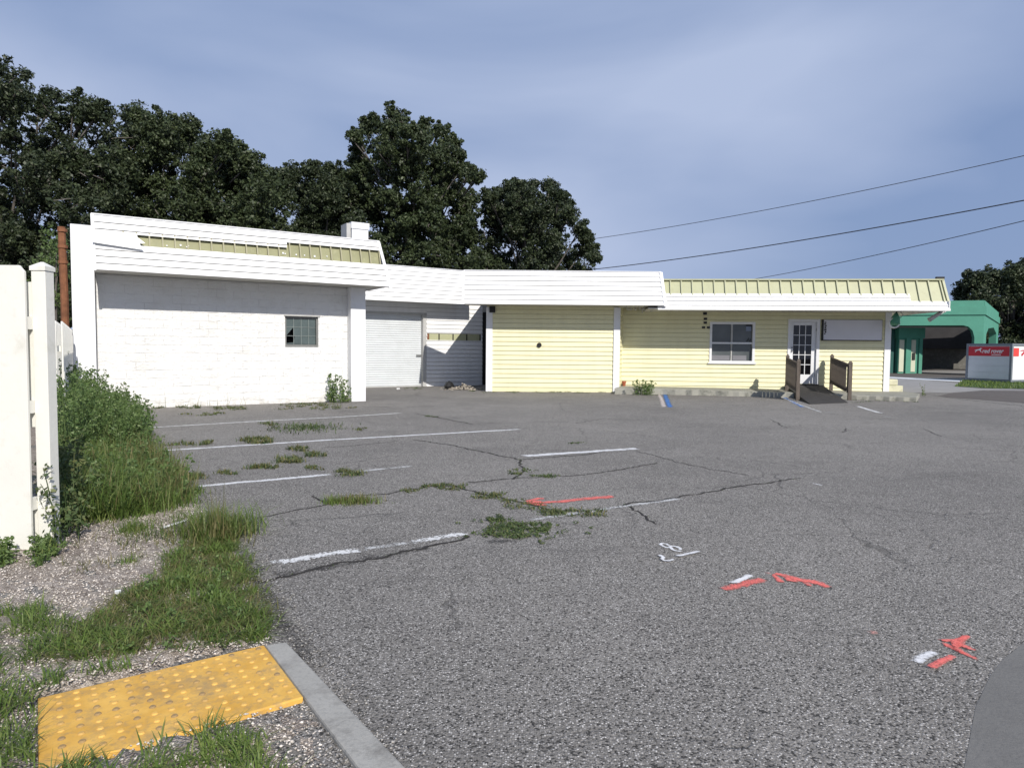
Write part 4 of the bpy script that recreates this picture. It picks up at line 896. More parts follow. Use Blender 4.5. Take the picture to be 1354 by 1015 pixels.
lines = [
 ([(187, 566), (330, 557.5), (455, 551), (530, 546)], .10, 'paint_chipped', 'faint white parking line nearest the brick garage wall'),
 ([(203, 596.5), (440, 581.5), (688, 567.5)], .10, 'paint', 'longest bright white parking line ending near the lot centre'),
 ([(258, 643.5), (330, 637), (440, 627)], .085, 'paint', 'short white parking line starting at the tall grass edge'),
 ([(440, 627), (545, 616)], .07, 'paint_worn', 'faded continuation of the white parking line above the grass tuft'),
 ([(358, 745), (410, 737), (478, 726.5)], .095, 'paint_chipped', 'thick cracked white parking line end nearest the camera'),
 ([(478, 726.5), (545, 717)], .075, 'paint_worn', 'worn middle stretch of the nearest white parking line'),
 ([(545, 717), (616, 704.5)], .085, 'paint_chipped', 'chipped far stretch of the nearest white parking line'),
 ([(692, 603), (843, 593)], .13, 'paint', 'bold short white line right of the forked crack'),
 ([(700, 688), (745, 681), (830, 669), (900, 659)], .07, 'paint_worn', 'faint white line running beside the weedy crack'),
 ([(1030, 524), (1058, 535), (1086, 545)], .09, 'paint_worn', 'white line slanting out from the left ramp railing'),
 ([(1086, 545), (1112, 545.5)], .07, 'paint_worn', 'short white dash at the foot of the ramp'),
 ([(1134, 537), (1160, 545), (1166, 546)], .09, 'paint', 'short white diagonal right of the ramp foot'),
 ([(1166, 551), (1178, 551)], .08, 'paint_worn', 'tiny white dash farthest right of the ramp'),
 ([(1178, 533.5), (1190, 534)], .1, 'paint_worn', 'tiny white dash before the right end of the pavement slab'),
 ([(1072, 638.5), (1088, 642)], .03, 'paint', 'thin short white scratch alone in the right half of the lot'),
]
for pts, w, mt, lb in lines: tag(ribbon(pts, w*1.35, LZ, .003, .06).build('parking_line', M[mt], recalc=False), lb, 'road marking', 'painted parking lines')
tag(ribbon([(870, 517), (878, 538)], .16, LZ, .004, .1).build('stall_line', M['paint_peach'], recalc=False), 'peeling pinkish white stripe left of the blue stripe by the pavement', 'road marking')
tag(ribbon([(877, 517), (886, 538.5)], .17, LZ, .004, .1).build('stall_line', M['paint_blue'], recalc=False), 'blue accessible stall stripe by the pavement', 'road marking')
tag(ribbon([(1036, 525), (1062, 538)], .14, LZ*.5, .004, .1).build('stall_line', M['paint_blue'], recalc=False), 'faded blue stripe beside the slanting white ramp line', 'road marking')
def marks(name, label, strokes, mat, z=.005):
    m = MB()
    for k, (pts, w) in enumerate(strokes):
        w = [x*1.6 for x in w] if isinstance(w, list) else w*1.6
        r = ribbon(pts, w, z+.0015*k, .004, .03); i = len(m.v); m.edge = getattr(m, 'edge', [])+r.edge; m.v += r.v; m.f += [tuple(a+i for a in f) for f in r.f]
    return tag(m.build(name, mat, recalc=False), label, 'spray mark')
marks('spray_arrow', 'red sprayed arrow pointing left beside the weedy crack', [([(812, 656), (785, 658.5), (740, 663.5), (700, 665)], [.10, .12, .10, .06]), ([(694, 664), (712, 659.5), (722, 660.5)], .07), ([(694, 664), (712, 668), (726, 668.5)], .07), ([(700, 664), (720, 664.5)], .13)], M['paint_red'])
marks('spray_line', 'straight red sprayed bar right of the white numerals', [([(955, 781), (985, 772.5), (1012, 765)], [.07, .09, .07])], M['paint_red'])
marks('spray_line', 'white sprayed bar lying along the straight red bar', [([(963, 772), (998, 761.5)], .045)], M['spray_white'], .009)
marks('spray_line', 'faint pink smear between the red bar and the red arrow', [([(1010, 759), (1022, 757)], .035)], M['paint_pink'])
marks('spray_arrow', 'jagged red sprayed arrow slanting right below the numerals', [([(1020, 758), (1040, 762), (1060, 767), (1078, 770), (1100, 778)], [.03, .075, .07, .09, .04]), ([(1022, 758), (1033, 772)], [.03, .05]), ([(1040, 762), (1045, 768), (1060, 769)], .05), ([(1060, 770), (1075, 778)], .04)], M['paint_red'])
marks('spray_dot', 'small faded pink dash alone on the asphalt', [([(1145, 833.5), (1154, 837), (1165, 840)], [.03, .055, .035])], M['paint_pink'])
marks('spray_arrow', 'large scribbled red sprayed arrow at the lower right corner', [([(1240, 849), (1258, 856), (1270, 862), (1296, 876)], [.03, .045, .04, .02]), ([(1240, 848), (1262, 846), (1284, 840)], [.03, .03, .025]), ([(1280, 841), (1272, 850), (1262, 858)], [.03, .04, .03]), ([(1256, 850), (1274, 856), (1296, 864)], [.04, .05, .02]), ([(1262, 846), (1266, 856), (1270, 866)], [.03, .04, .03]), ([(1232, 888), (1241, 879), (1252, 873), (1266, 868)], [.05, .04, .035, .03])], M['paint_red'])
marks('spray_line', 'white sprayed dash left of the scribbled red arrow', [([(1208, 877), (1222, 867), (1236, 860)], [.04, .05, .04])], M['spray_white'])
def zp(l): return [(840+x/13.54, 700+y/13.54) for x, y in l]
def ell(cx, cy, rx, ry, tilt, n=16): return [(cx+rx*math.cos(t)*math.cos(tilt)-ry*math.sin(t)*math.sin(tilt), cy+rx*math.cos(t)*math.sin(tilt)+ry*math.sin(t)*math.cos(tilt)) for t in np.linspace(0, 2*math.pi, n)]
marks('spray_numerals', 'white sprayed figures and underline right of the weedy crack', [(zp(ell(535, 288, 88, 34, .22)), .026), (zp(ell(725, 352, 88, 30, .35)), .026), (zp([(255, 365), (365, 400)]), .042), (zp([(545, 402), (640, 416)]), .046), (zp([(385, 460), (470, 485), (525, 515), (490, 545), (520, 575), (590, 580), (640, 565), (655, 550), (600, 545)]), .028), (zp([(705, 495), (850, 480), (1000, 440), (1190, 400)]), .036)], M['spray_white'])

cracks = [([(338, 772), (372, 763), (420, 752), (480, 741), (560, 724), (624, 708)], .05), ([(331, 687), (380, 676), (426, 668), (470, 655), (520, 651), (545, 647)], .035),
 ([(545, 647), (580, 643), (605, 643), (630, 652), (660, 658), (692, 664), (722, 675), (760, 680), (795, 673), (830, 666), (900, 656), (960, 647), (1010, 639), (1060, 632)], .045),
 ([(548, 581), (600, 589), (650, 600), (684, 608), (735, 604), (800, 598)], .05), ([(618, 638), (665, 633), (720, 630), (765, 628), (800, 624), (870, 612)], .04), ([(688, 608), (692, 622), (680, 634)], .04),
 ([(826, 668), (850, 679), (870, 693)], .035), ([(550, 547), (580, 552), (626, 561)], .06), ([(840, 596), (890, 609), (940, 620), (992, 629)], .025), ([(425, 592), (470, 589), (525, 583)], .03),
 ([(760, 560), (800, 553), (850, 556)], .03), ([(1020, 555), (1042, 566)], .03), ([(488, 537), (515, 538)], .08), ([(536, 537.5), (574, 537.5)], .08), ([(440, 615), (520, 603), (560, 602)], .012), ([(415, 655), (432, 667)], .03), ([(570, 525), (596, 527)], .07), ([(1115, 572), (1118, 566)], .03), ([(1220, 567), (1245, 577)], .03),
 ([(1235, 523), (1290, 530), (1354, 537)], .06)]
for pts, w in cracks: tag(ribbon(pts, w*.8, .0025, .014, .045).build('asphalt_crack', M['crack'], recalc=False), kind='structure')
for pts, w in (([(355, 760), (420, 752), (500, 738), (570, 722)], .14), ([(330, 742), (345, 778), (362, 812), (390, 850), (402, 890)], .16), ([(640, 716), (690, 716)], .12)):
    tag(ribbon(pts, w, .0015, .012, .05).build('asphalt_stain', M['stain'], recalc=False), kind='structure')
# road strips beyond the lot on the right
def sheet(name, px, mat, z, world=None):
    m = MB(); pts = world or [G(*p) for p in px]; m.face([(p[0], p[1], z) for p in pts]); return tag(m.build(name, mat, recalc=False), kind='structure')
sheet('road', [(1150, 505), (1150, 519), (1255, 519.5), (1300, 516), (1600, 516), (1600, 509), (1300, 510), (1180, 498)], M['road'], .006)
sheet('road', [(1100, 487), (1100, 497), (1340, 501), (1340, 488)], M['patch'], .003)
sheet('road', [(1100, 489.5), (1100, 492.5), (1290, 494), (1290, 490)], M['road'], .008)
sheet('kerb_line', [(1160, 497.5), (1160, 499), (1290, 506), (1350, 508.5), (1350, 507), (1290, 504)], M['white_trim'], .012)
sheet('driveway', [(1255, 520), (1240, 524), (1354, 533), (1700, 545), (1700, 520), (1300, 516.5)], M['patch'], .005)
sheet('gutter', [(1420, 815), (1354, 850), (1328, 870), (1310, 892), (1290, 935), (1275, 1015), (1500, 1100), (1600, 850)], m_concrete('gutter concrete', (.20, .195, .185), (.14, .135, .13)), .0012)
tp = thing('tactile_pad', (*(pa+d1*.4+d2*.3), 0), 'yellow tactile paving pad with raised domes at the bottom left', 'paving pad')
m = MB(); q = [pa, pa+d1*.92, pa+d1*.92+d2*.61, pa+d2*.61]; m.prism([tuple(a) for a in q], -.03, .024); m.build('pad', M['tactile'], tp, .006)
m = MB()
for i in range(14):
    for j in range(9):
        c = pa+d1*(.035+i*.0625)+d2*(.035+j*.0625)
        n = 10; rr1 = [(c[0]+.014*math.cos(t), c[1]+.014*math.sin(t), .0242) for t in np.linspace(0, 2*math.pi, n+1)[:-1]]; rr2 = [(c[0]+.009*math.cos(t), c[1]+.009*math.sin(t), .0295) for t in np.linspace(0, 2*math.pi, n+1)[:-1]]
        m.hexa(rr1, rr2)
td = NT('scuffed dome'); gr = td.node('ShaderNodeNewGeometry'); td.base(td.mix(td.rng(gr.outputs['Random Per Island'], .35, .9), (.70, .42, .10), (.30, .20, .09))).set(.75)
tag(m.build('domes', td.m, tp, recalc=False), kind='stuff')
m = MB(); k0_ = pa-d1*.005; m.prism([tuple(k0_), tuple(k0_-d1*.10+d2*.02), tuple(k0_-d1*.14+d2*1.3), tuple(k0_+d2*1.3)], -.03, .022); tag(m.build('kerb', M['concrete'], None, .01), kind='structure')

# ---- loose shell gravel
def pebbles(name, n, sampler, rmin, rmax, mat):
    pts = sampler(n); n = len(pts); r = rng.uniform(rmin, rmax, n)
    octa = np.array([(1, 0, 0), (0, 1, 0), (-1, 0, 0), (0, -1, 0), (0, 0, 1), (0, 0, -1)], float); tri = np.array([(0, 1, 4), (1, 2, 4), (2, 3, 4), (3, 0, 4), (1, 0, 5), (2, 1, 5), (3, 2, 5), (0, 3, 5)])
    sc = rng.uniform(.5, 1.3, (n, 1, 3))*r[:, None, None]; sc[:, :, 2] *= .55; V = octa[None]*sc; a = rng.uniform(0, 6.28, n); ca, sa = np.cos(a)[:, None], np.sin(a)[:, None]
    V = np.stack([V[:, :, 0]*ca-V[:, :, 1]*sa, V[:, :, 0]*sa+V[:, :, 1]*ca, V[:, :, 2]], -1)+pts[:, None, :]
    Fq = (tri[None]+np.arange(n)[:, None, None]*6).reshape(-1, 3); return raw_mesh(name, V.reshape(-1, 3), Fq, mat, None, 3)
def m_peb(name, a, b):
    t = NT(name); g = t.node('ShaderNodeNewGeometry'); t.base(t.mix(g.outputs['Random Per Island'], a, b)).set(.8); return t.m
def verge_pts(n, y0=2.2, y1=7.5, dmax=3.0, dmin=.02):
    y = rng.uniform(y0, y1, n); d = rng.uniform(dmin, dmax, n); x = edge_x(y)-d
    q = np.stack([x, y], -1)-pa; k = ~((q@d1 > -.2) & (q@d1 < .92) & (q@d2 > 0) & (q@d2 < .61)); x, y, d = x[k], y[k], d[k]
    h = .035*np.minimum(1, d/.35)-.012+.02*np.sin(y*2.1+d*1.7)*np.minimum(1, d); return np.stack([x, y, h+.004], -1)
tag(pebbles('shell_gravel', 42000, verge_pts, .0025, .009, m_peb('shell bits', (.36, .31, .26), (.80, .74, .67))), 'loose pale shell gravel scattered over the bare verge', 'gravel', kind='stuff')
def edge_pts(n):
    y = rng.uniform(2.0, 7, n); d = rng.normal(0, .09, n)-.05; x = edge_x(y)-d; return np.stack([x, y, np.full(n, .006)], -1)
tag(pebbles('edge_gravel', 2600, edge_pts, .003, .009, m_peb('asphalt crumbs', (.05, .05, .05), (.42, .40, .37))), 'loose crumbs along the broken asphalt edge', 'gravel', kind='stuff')

# ================================================================= GRASS AND WEEDS
def ground_h(x, y):
    d = edge_x(y)-x; inside = (d > 0) & (y < 16.2); return np.where(inside, .035*np.minimum(1, np.maximum(d, 0)/.35)-.012+.02*np.sin(y*2.1+d*1.7)*np.clip(d, 0, 1), 0)
def blades(P, h, w, lean=.6):
    """P (n,2) roots; curved three-segment blades"""
    n = len(P); hh = h*(rng.uniform(.15, 1.15, n)**.8); a = rng.uniform(0, 2*math.pi, n); dr = np.stack([np.cos(a), np.sin(a)], -1); sd = np.stack([-np.sin(a), np.cos(a)], -1); ww = w*rng.uniform(.6, 1.3, n)
    ln = lean*rng.uniform(.2, 1.2, n); z0 = ground_h(P[:, 0], P[:, 1]); V = np.empty((n, 6, 3)); 
    for k, (t, wd) in enumerate(((0, 1), (.55, .8), (1, .12))):
        out = dr*(ln*hh*t**1.8)[:, None]; z = z0+hh*(t-.25*ln*t*t)
        for j, sg in enumerate((-1, 1)):
            V[:, 2*k+j, :2] = P+out+sd*(sg*ww*wd*.5)[:, None]; V[:, 2*k+j, 2] = z
    V = V.reshape(-1, 3); q = np.array([(0, 1, 3, 2), (2, 3, 5, 4)]); Fq = (q[None]+np.arange(n)[:, None, None]*6).reshape(-1, 4); return V, Fq
def in_poly(poly, n):
    P = np.array([G(*p)[:2] for p in poly]); lo, hi = P.min(0), P.max(0); out = []
    while sum(len(o) for o in out) < n:
        q = rng.uniform(lo, hi, (n*2, 2)); ins = np.zeros(len(q), bool); j = len(P)-1
        for i in range(len(P)):
            c = ((P[i, 1] > q[:, 1]) != (P[j, 1] > q[:, 1])) & (q[:, 0] < (P[j, 0]-P[i, 0])*(q[:, 1]-P[i, 1])/(P[j, 1]-P[i, 1]+1e-12)+P[i, 0]); ins ^= c; j = i
        out.append(q[ins])
    return np.concatenate(out)[:n]
def clump(P, nper, spread): return np.repeat(P, nper, axis=0)+rng.normal(size=(len(P)*nper, 2))*spread
def grass_obj(name, label, sets, mat, cat='grass'):
    Vs, Fs, off = [], [], 0
    for P, h, w, ln in sets:
        V, Fq = blades(P, h, w, ln); Vs.append(V); Fs.append(Fq+off); off += len(V)
    return tag(raw_mesh(name, np.concatenate(Vs), np.concatenate(Fs), mat), label, cat, kind='stuff')
def edge_fall(Q): return .30+.70*np.clip((edge_x(Q[:, 1])-Q[:, 0])/1.1, 0, 1)
tallp = [(76, 705), (120, 698), (180, 690), (250, 672), (262, 652), (236, 625), (205, 600), (190, 580), (150, 590), (76, 640)]
grass_obj('tall_grass', 'tall green grass spilling onto the asphalt left of the parking lines', [(Q, hh*edge_fall(Q), w_, l_) for Q, hh, w_, l_ in ((clump(in_poly(tallp, 700), 13, .07), .40, .008, 1.1), (clump(in_poly(tallp, 900), 9, .05), .24, .010, 1.4), (clump(in_poly(tallp, 60), 12, .04), .58, .007, .8))], M['grass'])
grass_obj('tall_grass', 'dry straw blades mixed into the tall grass', [(clump(in_poly(tallp, 220), 8, .05), .40, .007, .9)], M['grass_dry'])
lowp = [(300, 706), (322, 735), (335, 775), (352, 830), (345, 848), (300, 858), (200, 872), (120, 886), (60, 886), (110, 838), (150, 800), (215, 765), (240, 725)]
lowp2 = [(-120, 800), (60, 808), (95, 835), (60, 885), (-50, 900), (-150, 900)]
lowp3 = [(-100, 900), (150, 895), (250, 900), (360, 960), (380, 1060), (-200, 1060)]
def keep(P, sc, th):
    v = np.sin(P[:, 0]*sc+1.3)*np.cos(P[:, 1]*sc*1.3)+.6*np.sin(P[:, 0]*sc*2.3+P[:, 1]*sc*1.9)+rng.normal(0, .25, len(P)); return P[v > th]
def vary(P, lo, hi): return P
P1 = clump(keep(in_poly(lowp, 2300), 11, .05), 7, .032); P2 = clump(keep(in_poly(lowp2, 520), 9, -.1), 9, .03); P3 = clump(keep(in_poly(lowp3, 1000), 9, -.1), 8, .03)
def off_pad(P):
    q = P-pa; a = q@d1; b = q@d2; return P[~((a > -.2) & (a < .93) & (b > -.03) & (b < .63))]
P1, P2, P3 = off_pad(P1), off_pad(P2), off_pad(P3)
Pm = clump(off_pad(keep(in_poly(lowp, 230), 6, .1)), 24, .035)
grass_obj('low_grass', 'low tufted grass growing through the shell gravel', [(P1, .055, .0065, 2.0), (Pm, .095, .007, 1.6), (P2, .09, .006, 1.6), (P3, .08, .006, 1.6)], M['grass'])
P4 = clump(off_pad(keep(in_poly(lowp, 900), 5, -.9)), 7, .045)
P5 = clump(in_poly([(76, 700), (250, 680), (320, 705), (240, 760), (90, 760)], 60), 9, .035)
grass_obj('dry_grass', 'brownish runners and dry blades over the gravel verge', [(P4, .07, .005, 1.8), (P5, .09, .005, 1.2)], M['grass_dry'])
def tuft(px, py, n, spread, h, label, mat='grass', w=.007, name='grass_tuft', lean=.8, sy=1.0):
    c = np.array(G(px, py)[:2]); P = c+rng.normal(size=(n, 2))*np.array([spread, spread*sy]); V, Fq = blades(P, h, w, lean); return tag(raw_mesh(name, V, Fq, M[mat]), label, 'grass', kind='stuff' if n < 650 else None)
tuft(288, 705, 900, .15, .25, 'big spiky grass tuft leaning over the asphalt edge', 'grass', .007, lean=1.3)
tuft(280, 712, 420, .14, .20, 'brown dry blades in the spiky tuft at the asphalt edge', 'grass_dry', .006)
tuft(292, 716, 40, .06, .50, 'thin tall seed stalks rising from the spiky tuft', 'grass_dry', .005, lean=.25)
tuft(178, 706, 260, .06, .13, 'small light green tuft in the middle of the gravel patch', 'grass', .005)
tuft(200, 712, 160, .09, .07, 'flat straggly tuft right of the small light green tuft', 'mat_weed', .005)
tuft(170, 745, 60, .03, .08, 'tiny green sprout alone on the pale gravel', 'grass', .005)
tuft(468, 664, 380, .12, .09, 'wide yellowish tuft between two parking lines', 'grass_dry', .006, sy=.5)
tuft(470, 664, 260, .14, .08, 'green blades of the wide tuft between two parking lines', 'grass', .006, sy=.5)
tuft(440, 665, 130, .05, .10, 'left end of the wide tuft between two parking lines', 'grass', .006)
tuft(404, 566, 600, .30, .09, 'flat green weed patch crossing the faint line near the garage', 'mat_weed', .014, sy=1.1, lean=1.4)
# growth in cracks: one uncountable sheet
cg = []
for x0, x1, y0, y1, n, h in ((205, 262, 536, 540, 300, .1), (285, 325, 538, 542, 240, .09), (370, 448, 533, 542, 500, .08), (240, 295, 545, 551, 160, .08), (345, 373, 559, 563, 120, .09), (320, 358, 580, 587, 420, .12), (222, 278, 584, 589, 240, .1), (380, 404, 591, 597, 170, .1), (404, 428, 599, 604, 170, .1), (364, 396, 605, 612, 380, .1), (328, 366, 616, 620, 260, .1), (242, 268, 628, 633, 260, .1), (284, 312, 623, 627, 130, .07), (402, 424, 617, 621, 130, .06), (446, 476, 622, 629, 330, .08), (473, 485, 566, 569, 60, .07), (440, 470, 537, 541, 120, .07), (385, 446, 533, 536, 160, .05), (535, 550, 646, 651, 110, .05), (560, 612, 640, 647, 400, .05), (625, 665, 652, 659, 380, .045), (665, 722, 660, 674, 400, .04), (715, 800, 674, 682, 620, .05), (676, 702, 620, 628, 140, .05), (700, 735, 628, 631, 220, .05), (752, 768, 585, 588, 60, .05), (565, 580, 549, 552, 60, .06), (530, 560, 512, 515, 150, .05), (620, 645, 514, 518, 120, .06), (640, 820, 518, 519.5, 500, .08), (820, 1040, 520, 522.5, 500, .05), (1125, 1215, 528, 532, 260, .05)):
    cc = [G(random.uniform(x0, x1), random.uniform(y0, y1))[:2] for _ in range(max(4, n//14))]; cg.append((clump(np.array(cc), 14, .022+.0016*cc[0][1]), h, .004+.0009*cc[0][1], .9))
for pts, w in cracks[:8]:
    P = [G(*p)[:2] for p in pts]; q = []
    for a, b in zip(P[:-1], P[1:]):
        for k in range(int(math.hypot(b[0]-a[0], b[1]-a[1])*4)): t = random.random(); q.append((a[0]+(b[0]-a[0])*t, a[1]+(b[1]-a[1])*t))
    if q: cg.append((clump(np.array(q), 3, .015), .03, .006, .9))
half = cg[::2]; other = cg[1::2]
grass_obj('crack_grass', 'sparse grass sprouting from the cracks of the asphalt', [(P, h*.62, w, 1.6) for P, h, w, l in cg], M['mat_weed'])
grass_obj('crack_grass_dry', 'yellowing grass sprouting from the cracks of the asphalt', [(P[::3], h*.75, w, l) for P, h, w, l in cg[:24]], M['grass_dry'])
# mat weed near the crack
P = in_poly([(636, 706), (655, 690), (700, 692), (728, 694), (726, 702), (690, 712), (650, 711)], 150); P = np.concatenate([P, P[:70]+rng.normal(size=(70, 2))*np.array([.14, .10])]); c3 = np.concatenate([P, np.full((len(P), 1), .010)], 1)
V = leaf_cards(c3, 20, rng.uniform(.015, .045, len(c3)), .020, .5, .8); V[:, 2] = np.maximum(V[:, 2], .003); tag(raw_mesh('mat_weed', V, quads(V), M['mat_weed']), 'flat spreading mat of dark weed below the red arrow', 'weed')
P = in_poly([(640, 690), (660, 682), (668, 690)], 20); c3 = np.concatenate([P, np.full((len(P), 1), .018)], 1)
V = leaf_cards(c3, 20, np.full(len(c3), .03), .02, .5, .8); V[:, 2] = np.maximum(V[:, 2], .003); tag(raw_mesh('mat_weed', V, quads(V), M['mat_weed']), 'tiny outlying mat weed above the larger mat', 'weed')

# leafy weeds: stems with small leaves
def leafy(P, h, name, label, mat, nleaf=34, size=.05, stems_mat='grass', spread=.10, kind=None, cat='weed'):
    cs = []; rd = []; sm = MB()
    for p, hh in zip(P, h):
        z0 = float(ground_h(np.array([p[0]]), np.array([p[1]]))[0]); a = random.uniform(0, 6.28); ln = random.uniform(.05, .35)*hh
        pts = [Vector((p[0]+math.cos(a)*ln*t*t, p[1]+math.sin(a)*ln*t*t, z0+hh*t)) for t in (0, .35, .7, 1)]; sm.tube(pts, [.006, .005, .004, .002], 4, False)
        for t in np.linspace(.15, 1, max(4, int(hh/.07))):
            q = np.array((p[0]+math.cos(a)*ln*t*t, p[1]+math.sin(a)*ln*t*t, z0+hh*t)); cs.append(q+rng.normal(size=3)*.02); rd.append(spread*(1.15-t*.75))
    cs = np.array(cs); V = leaf_cards(cs, nleaf//3, np.array(rd), size, .8, .5); V[:, 2] = np.maximum(V[:, 2], .01)
    root = thing(name, (float(np.mean(P[:, 0])), float(np.mean(P[:, 1])), 0), label, cat) if kind is None else None
    if root: raw_mesh('foliage', V, quads(V), M[mat], root); sm.build('stems', M[stems_mat], root, recalc=False); return root
    sv = np.array(sm.v); sf = np.array(sm.f); V2 = np.concatenate([V, sv]); F2 = np.concatenate([quads(V), sf+len(V)]); return tag(raw_mesh(name, V2, F2, M[mat]), label, cat, kind=kind)
wp = [(70, 640), (120, 612), (196, 596), (205, 578), (186, 560), (176, 552), (120, 552), (60, 560)]
P = in_poly(wp, 520); hs = []
for x, y in P:
    d = edge_x(y)-x; hs.append((.45+.62*min(1, max(0, d-.1)/1.6))*random.uniform(.55, 1.3))
leafy(P, hs, 'tall_weeds', 'dense thicket of tall leafy weeds between the fence and the parking lot', 'weed', 24, .042, spread=.085, kind='stuff')
P = in_poly(tallp, 170); leafy(P, [random.uniform(.12, .42) for _ in P], 'broadleaf_weeds', 'broadleaf weeds mixed through the tall grass beside the parking lines', 'weed', 22, .040, spread=.07, kind='stuff')
P = in_poly(lowp, 30); leafy(P, [random.uniform(.03, .10) for _ in P], 'creeping_weeds', 'creeping broadleaf weeds low in the verge grass', 'weed', 22, .024, spread=.05, kind='stuff')
P = in_poly([(70, 735), (74, 640), (100, 640), (120, 690), (96, 730)], 70); leafy(P, [random.uniform(.25, .6) for _ in P], 'shade_weeds', 'shade-darkened leafy weeds close behind the square fence post', 'mat_weed', 30, .04, spread=.09, kind='stuff')  # darker leaf material puts the shadow behind the post into colour
P = in_poly([(40, 748), (50, 728), (78, 722), (74, 742), (55, 750)], 26); leafy(P, [random.uniform(.05, .13) for _ in P], 'weed', 'small leafy weed growing at the foot of the square fence post', 'weed', 36, .028, spread=.045)
P = in_poly([(-6, 755), (0, 740), (12, 735), (10, 750)], 16); leafy(P, [random.uniform(.06, .14) for _ in P], 'weed', 'leafy weed at the foot of the wide fence board by the left edge', 'weed', 36, .028, spread=.045)
P = in_poly([(432, 532.5), (434, 531.5), (461, 530.5), (463, 531.5), (450, 533)], 16); leafy(P, [random.uniform(.2, .75) for _ in P], 'weed', 'tall weed growing at the foot of the white corner pilaster', 'weed', 24, .07, spread=.12)
P = in_poly([(838, 523), (845, 520), (862, 520), (862, 523)], 22); leafy(P, [random.uniform(.25, .48) for _ in P], 'weed', 'bushy green weed at the pavement edge left of the blue stripe', 'weed', 30, .06, spread=.12)
P = in_poly([(1212, 523), (1222, 520), (1225, 524)], 5); leafy(P, [random.uniform(.1, .4) for _ in P], 'weed', 'thin weed at the right end of the pavement slab', 'mat_weed', 10, .05, spread=.06)
tag(MB().box(Frame(G(452, 530)[:2], 32.5), 0, .28, 0, .18, 0, .13).build('loose_brick', M['concrete'], None, .02), 'pale loose block at the foot of the corner pilaster', 'block')
# wispy seed heads against the brick wall
P = in_poly([(205, 539.5), (325, 537), (325, 540), (205, 541)], 26); V, Fq = blades(P, .42, .008, .4); tag(raw_mesh('seed_grass', V, Fq, M['grass_dry']), 'wispy seed grass along the foot of the brick wall', 'grass', kind='stuff')
# far lawn at the containers
lawn = [(1262, 511), (1275, 502.5), (1400, 502), (1600, 504), (1600, 520), (1400, 515.5), (1300, 513.5)]
sheet('lawn', lawn, mat_mottled('lawn soil', (.07, .11, .03), .4, 3, .9), .02)
P = in_poly(lawn, 9000); V, Fq = blades(P, .13, .03, .7); V[:, 2] += .01; tag(raw_mesh('lawn_grass', V, Fq, M['grass']), 'mown lawn strip in front of the storage containers', 'grass', kind='stuff')

# twig, litter
for (x0, y0, x1, y1, w, mt, nm, lb, ct) in ((215, 700, 246, 690, .022, 'white_print', 'paint_chip', 'long white flake lying on the gravel', 'litter'), (152, 786, 160, 785, .035, 'container', 'bottle_cap', 'small pale blue bit of litter in the low grass', 'litter')):
    a, b = G(x0, y0, .03), G(x1, y1, .03); tag(MB().tube([(a[0], a[1], .045), (b[0], b[1], .045)], w*.4, 6).build(nm, M[mt]), lb, ct)

# ================================================================= OVERHEAD WIRES
def wire(x0, y0, Y0, x1, y1, Y1, label, r=.012, sag=.3, ext=1.25):
    a = np.array(at_depth(x0, y0, Y0)); b = np.array(at_depth(x1, y1, Y1)); d = b-a; P = []
    for t in np.linspace(-.15, ext, 40): p = a+d*t; p[2] -= sag*4*(t*(1-t)); P.append(tuple(p))
    tag(MB().tube(P, r, 6).build('overhead_wire', M['wire'], recalc=False), label, 'wire', 'overhead wires')
wire(776, 317, 46, 1354, 206, 30, 'uppermost thin wire crossing the sky on the right', .016, .25)
wire(790, 355.5, 46, 1354, 265, 28, 'thick middle wire crossing the sky on the right', .024, .22)
wire(997, 369, 46, 1354, 292, 28, 'lowest thin wire meeting the olive roof edge', .016, .12)

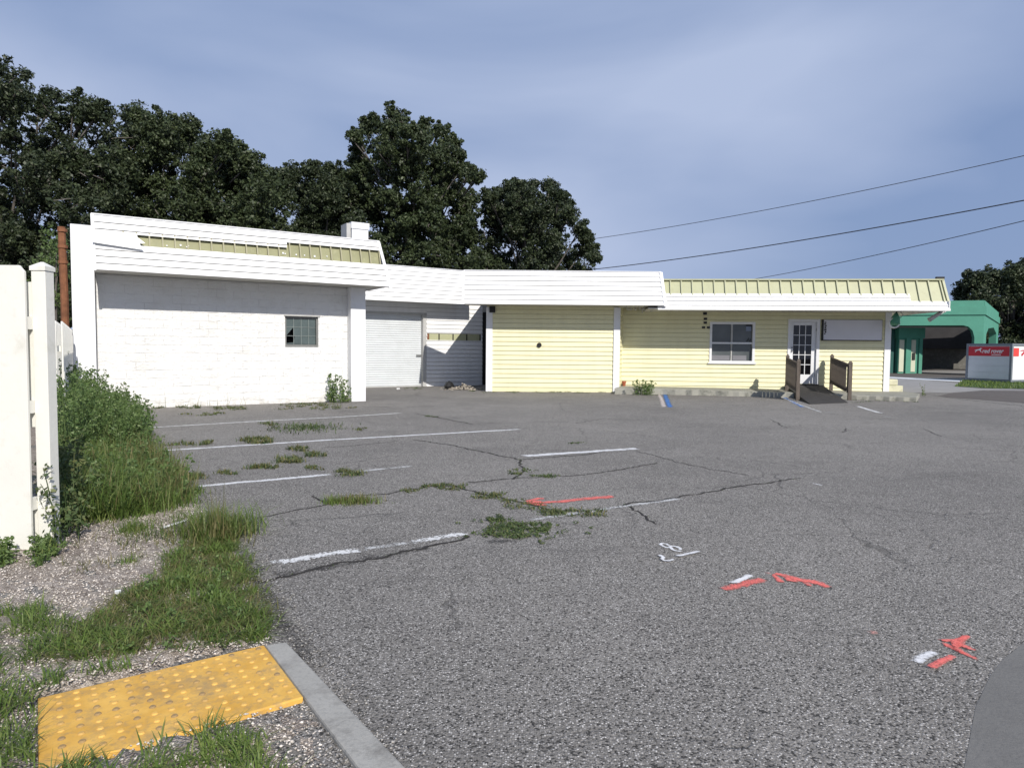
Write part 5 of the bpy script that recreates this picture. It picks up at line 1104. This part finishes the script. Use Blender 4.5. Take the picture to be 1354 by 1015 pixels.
# ================================================================= LIGHT, SKY
dx, dy, dz = -.50, 1.0, -.73
sun = bpy.data.lights.new('sun', 'SUN'); so = bpy.data.objects.new('sun', sun); COL.objects.link(so)
so.rotation_euler = Vector((dx, dy, dz)).to_track_quat('-Z', 'Y').to_euler(); sun.energy = 4.6; sun.angle = R(.5); sun.color = (1, .945, .86)
el = math.atan2(-dz, math.hypot(dx, dy)); az = math.atan2(-dx, -dy)   # sun azimuth from +Y, clockwise
w = bpy.data.worlds.new('World'); scene.world = w; w.use_nodes = True; nt = w.node_tree; N = nt.nodes; Lk = nt.links
bgn = N['Background']; sky = N.new('ShaderNodeTexSky'); sky.sky_type = 'NISHITA'; sky.sun_disc = False; sky.sun_elevation = el; sky.sun_rotation = az; sky.dust_density = 1.5; sky.air_density = 1.0
tc = N.new('ShaderNodeTexCoord'); mp = N.new('ShaderNodeMapping'); mp.inputs['Scale'].default_value = (.9, .9, 2.3); mp.inputs['Location'].default_value = (.4, .1, .35); Lk.new(tc.outputs['Generated'], mp.inputs[0])
no = N.new('ShaderNodeTexNoise'); no.inputs['Scale'].default_value = 1.5; no.inputs['Detail'].default_value = 5; no.inputs['Roughness'].default_value = .42; no.inputs['Distortion'].default_value = .4; Lk.new(mp.outputs[0], no.inputs['Vector'])
mr = N.new('ShaderNodeMapRange'); mr.inputs[1].default_value = .42; mr.inputs[2].default_value = .66; mr.inputs[3].default_value = .0; mr.inputs[4].default_value = 1; Lk.new(no.outputs['Fac'], mr.inputs[0])
hs = N.new('ShaderNodeHueSaturation'); hs.inputs['Saturation'].default_value = 1.0; hs.inputs['Value'].default_value = 1; Lk.new(sky.outputs[0], hs.inputs['Color'])
mx = N.new('ShaderNodeMix'); mx.data_type = 'RGBA'; mx.inputs[7].default_value = (5.3, 6.3, 8.7, 1)
mx0 = N.new('ShaderNodeMix'); mx0.data_type = 'RGBA'; mx0.inputs[0].default_value = .84; mx0.inputs[7].default_value = (2.95, 4.1, 6.9, 1)
Lk.new(hs.outputs[0], mx0.inputs[6]); Lk.new(mx0.outputs[2], mx.inputs[6]); Lk.new(mr.outputs[0], mx.inputs[0])
Lk.new(mx.outputs[2], bgn.inputs[0]); bgn.inputs[1].default_value = .085
scene.view_settings.view_transform = 'Standard'; scene.view_settings.look = 'None'; scene.view_settings.gamma = 1; scene.view_settings.exposure = 0.0
scene.render.engine = 'CYCLES'
scene.render.resolution_x = 1024; scene.render.resolution_y = 767
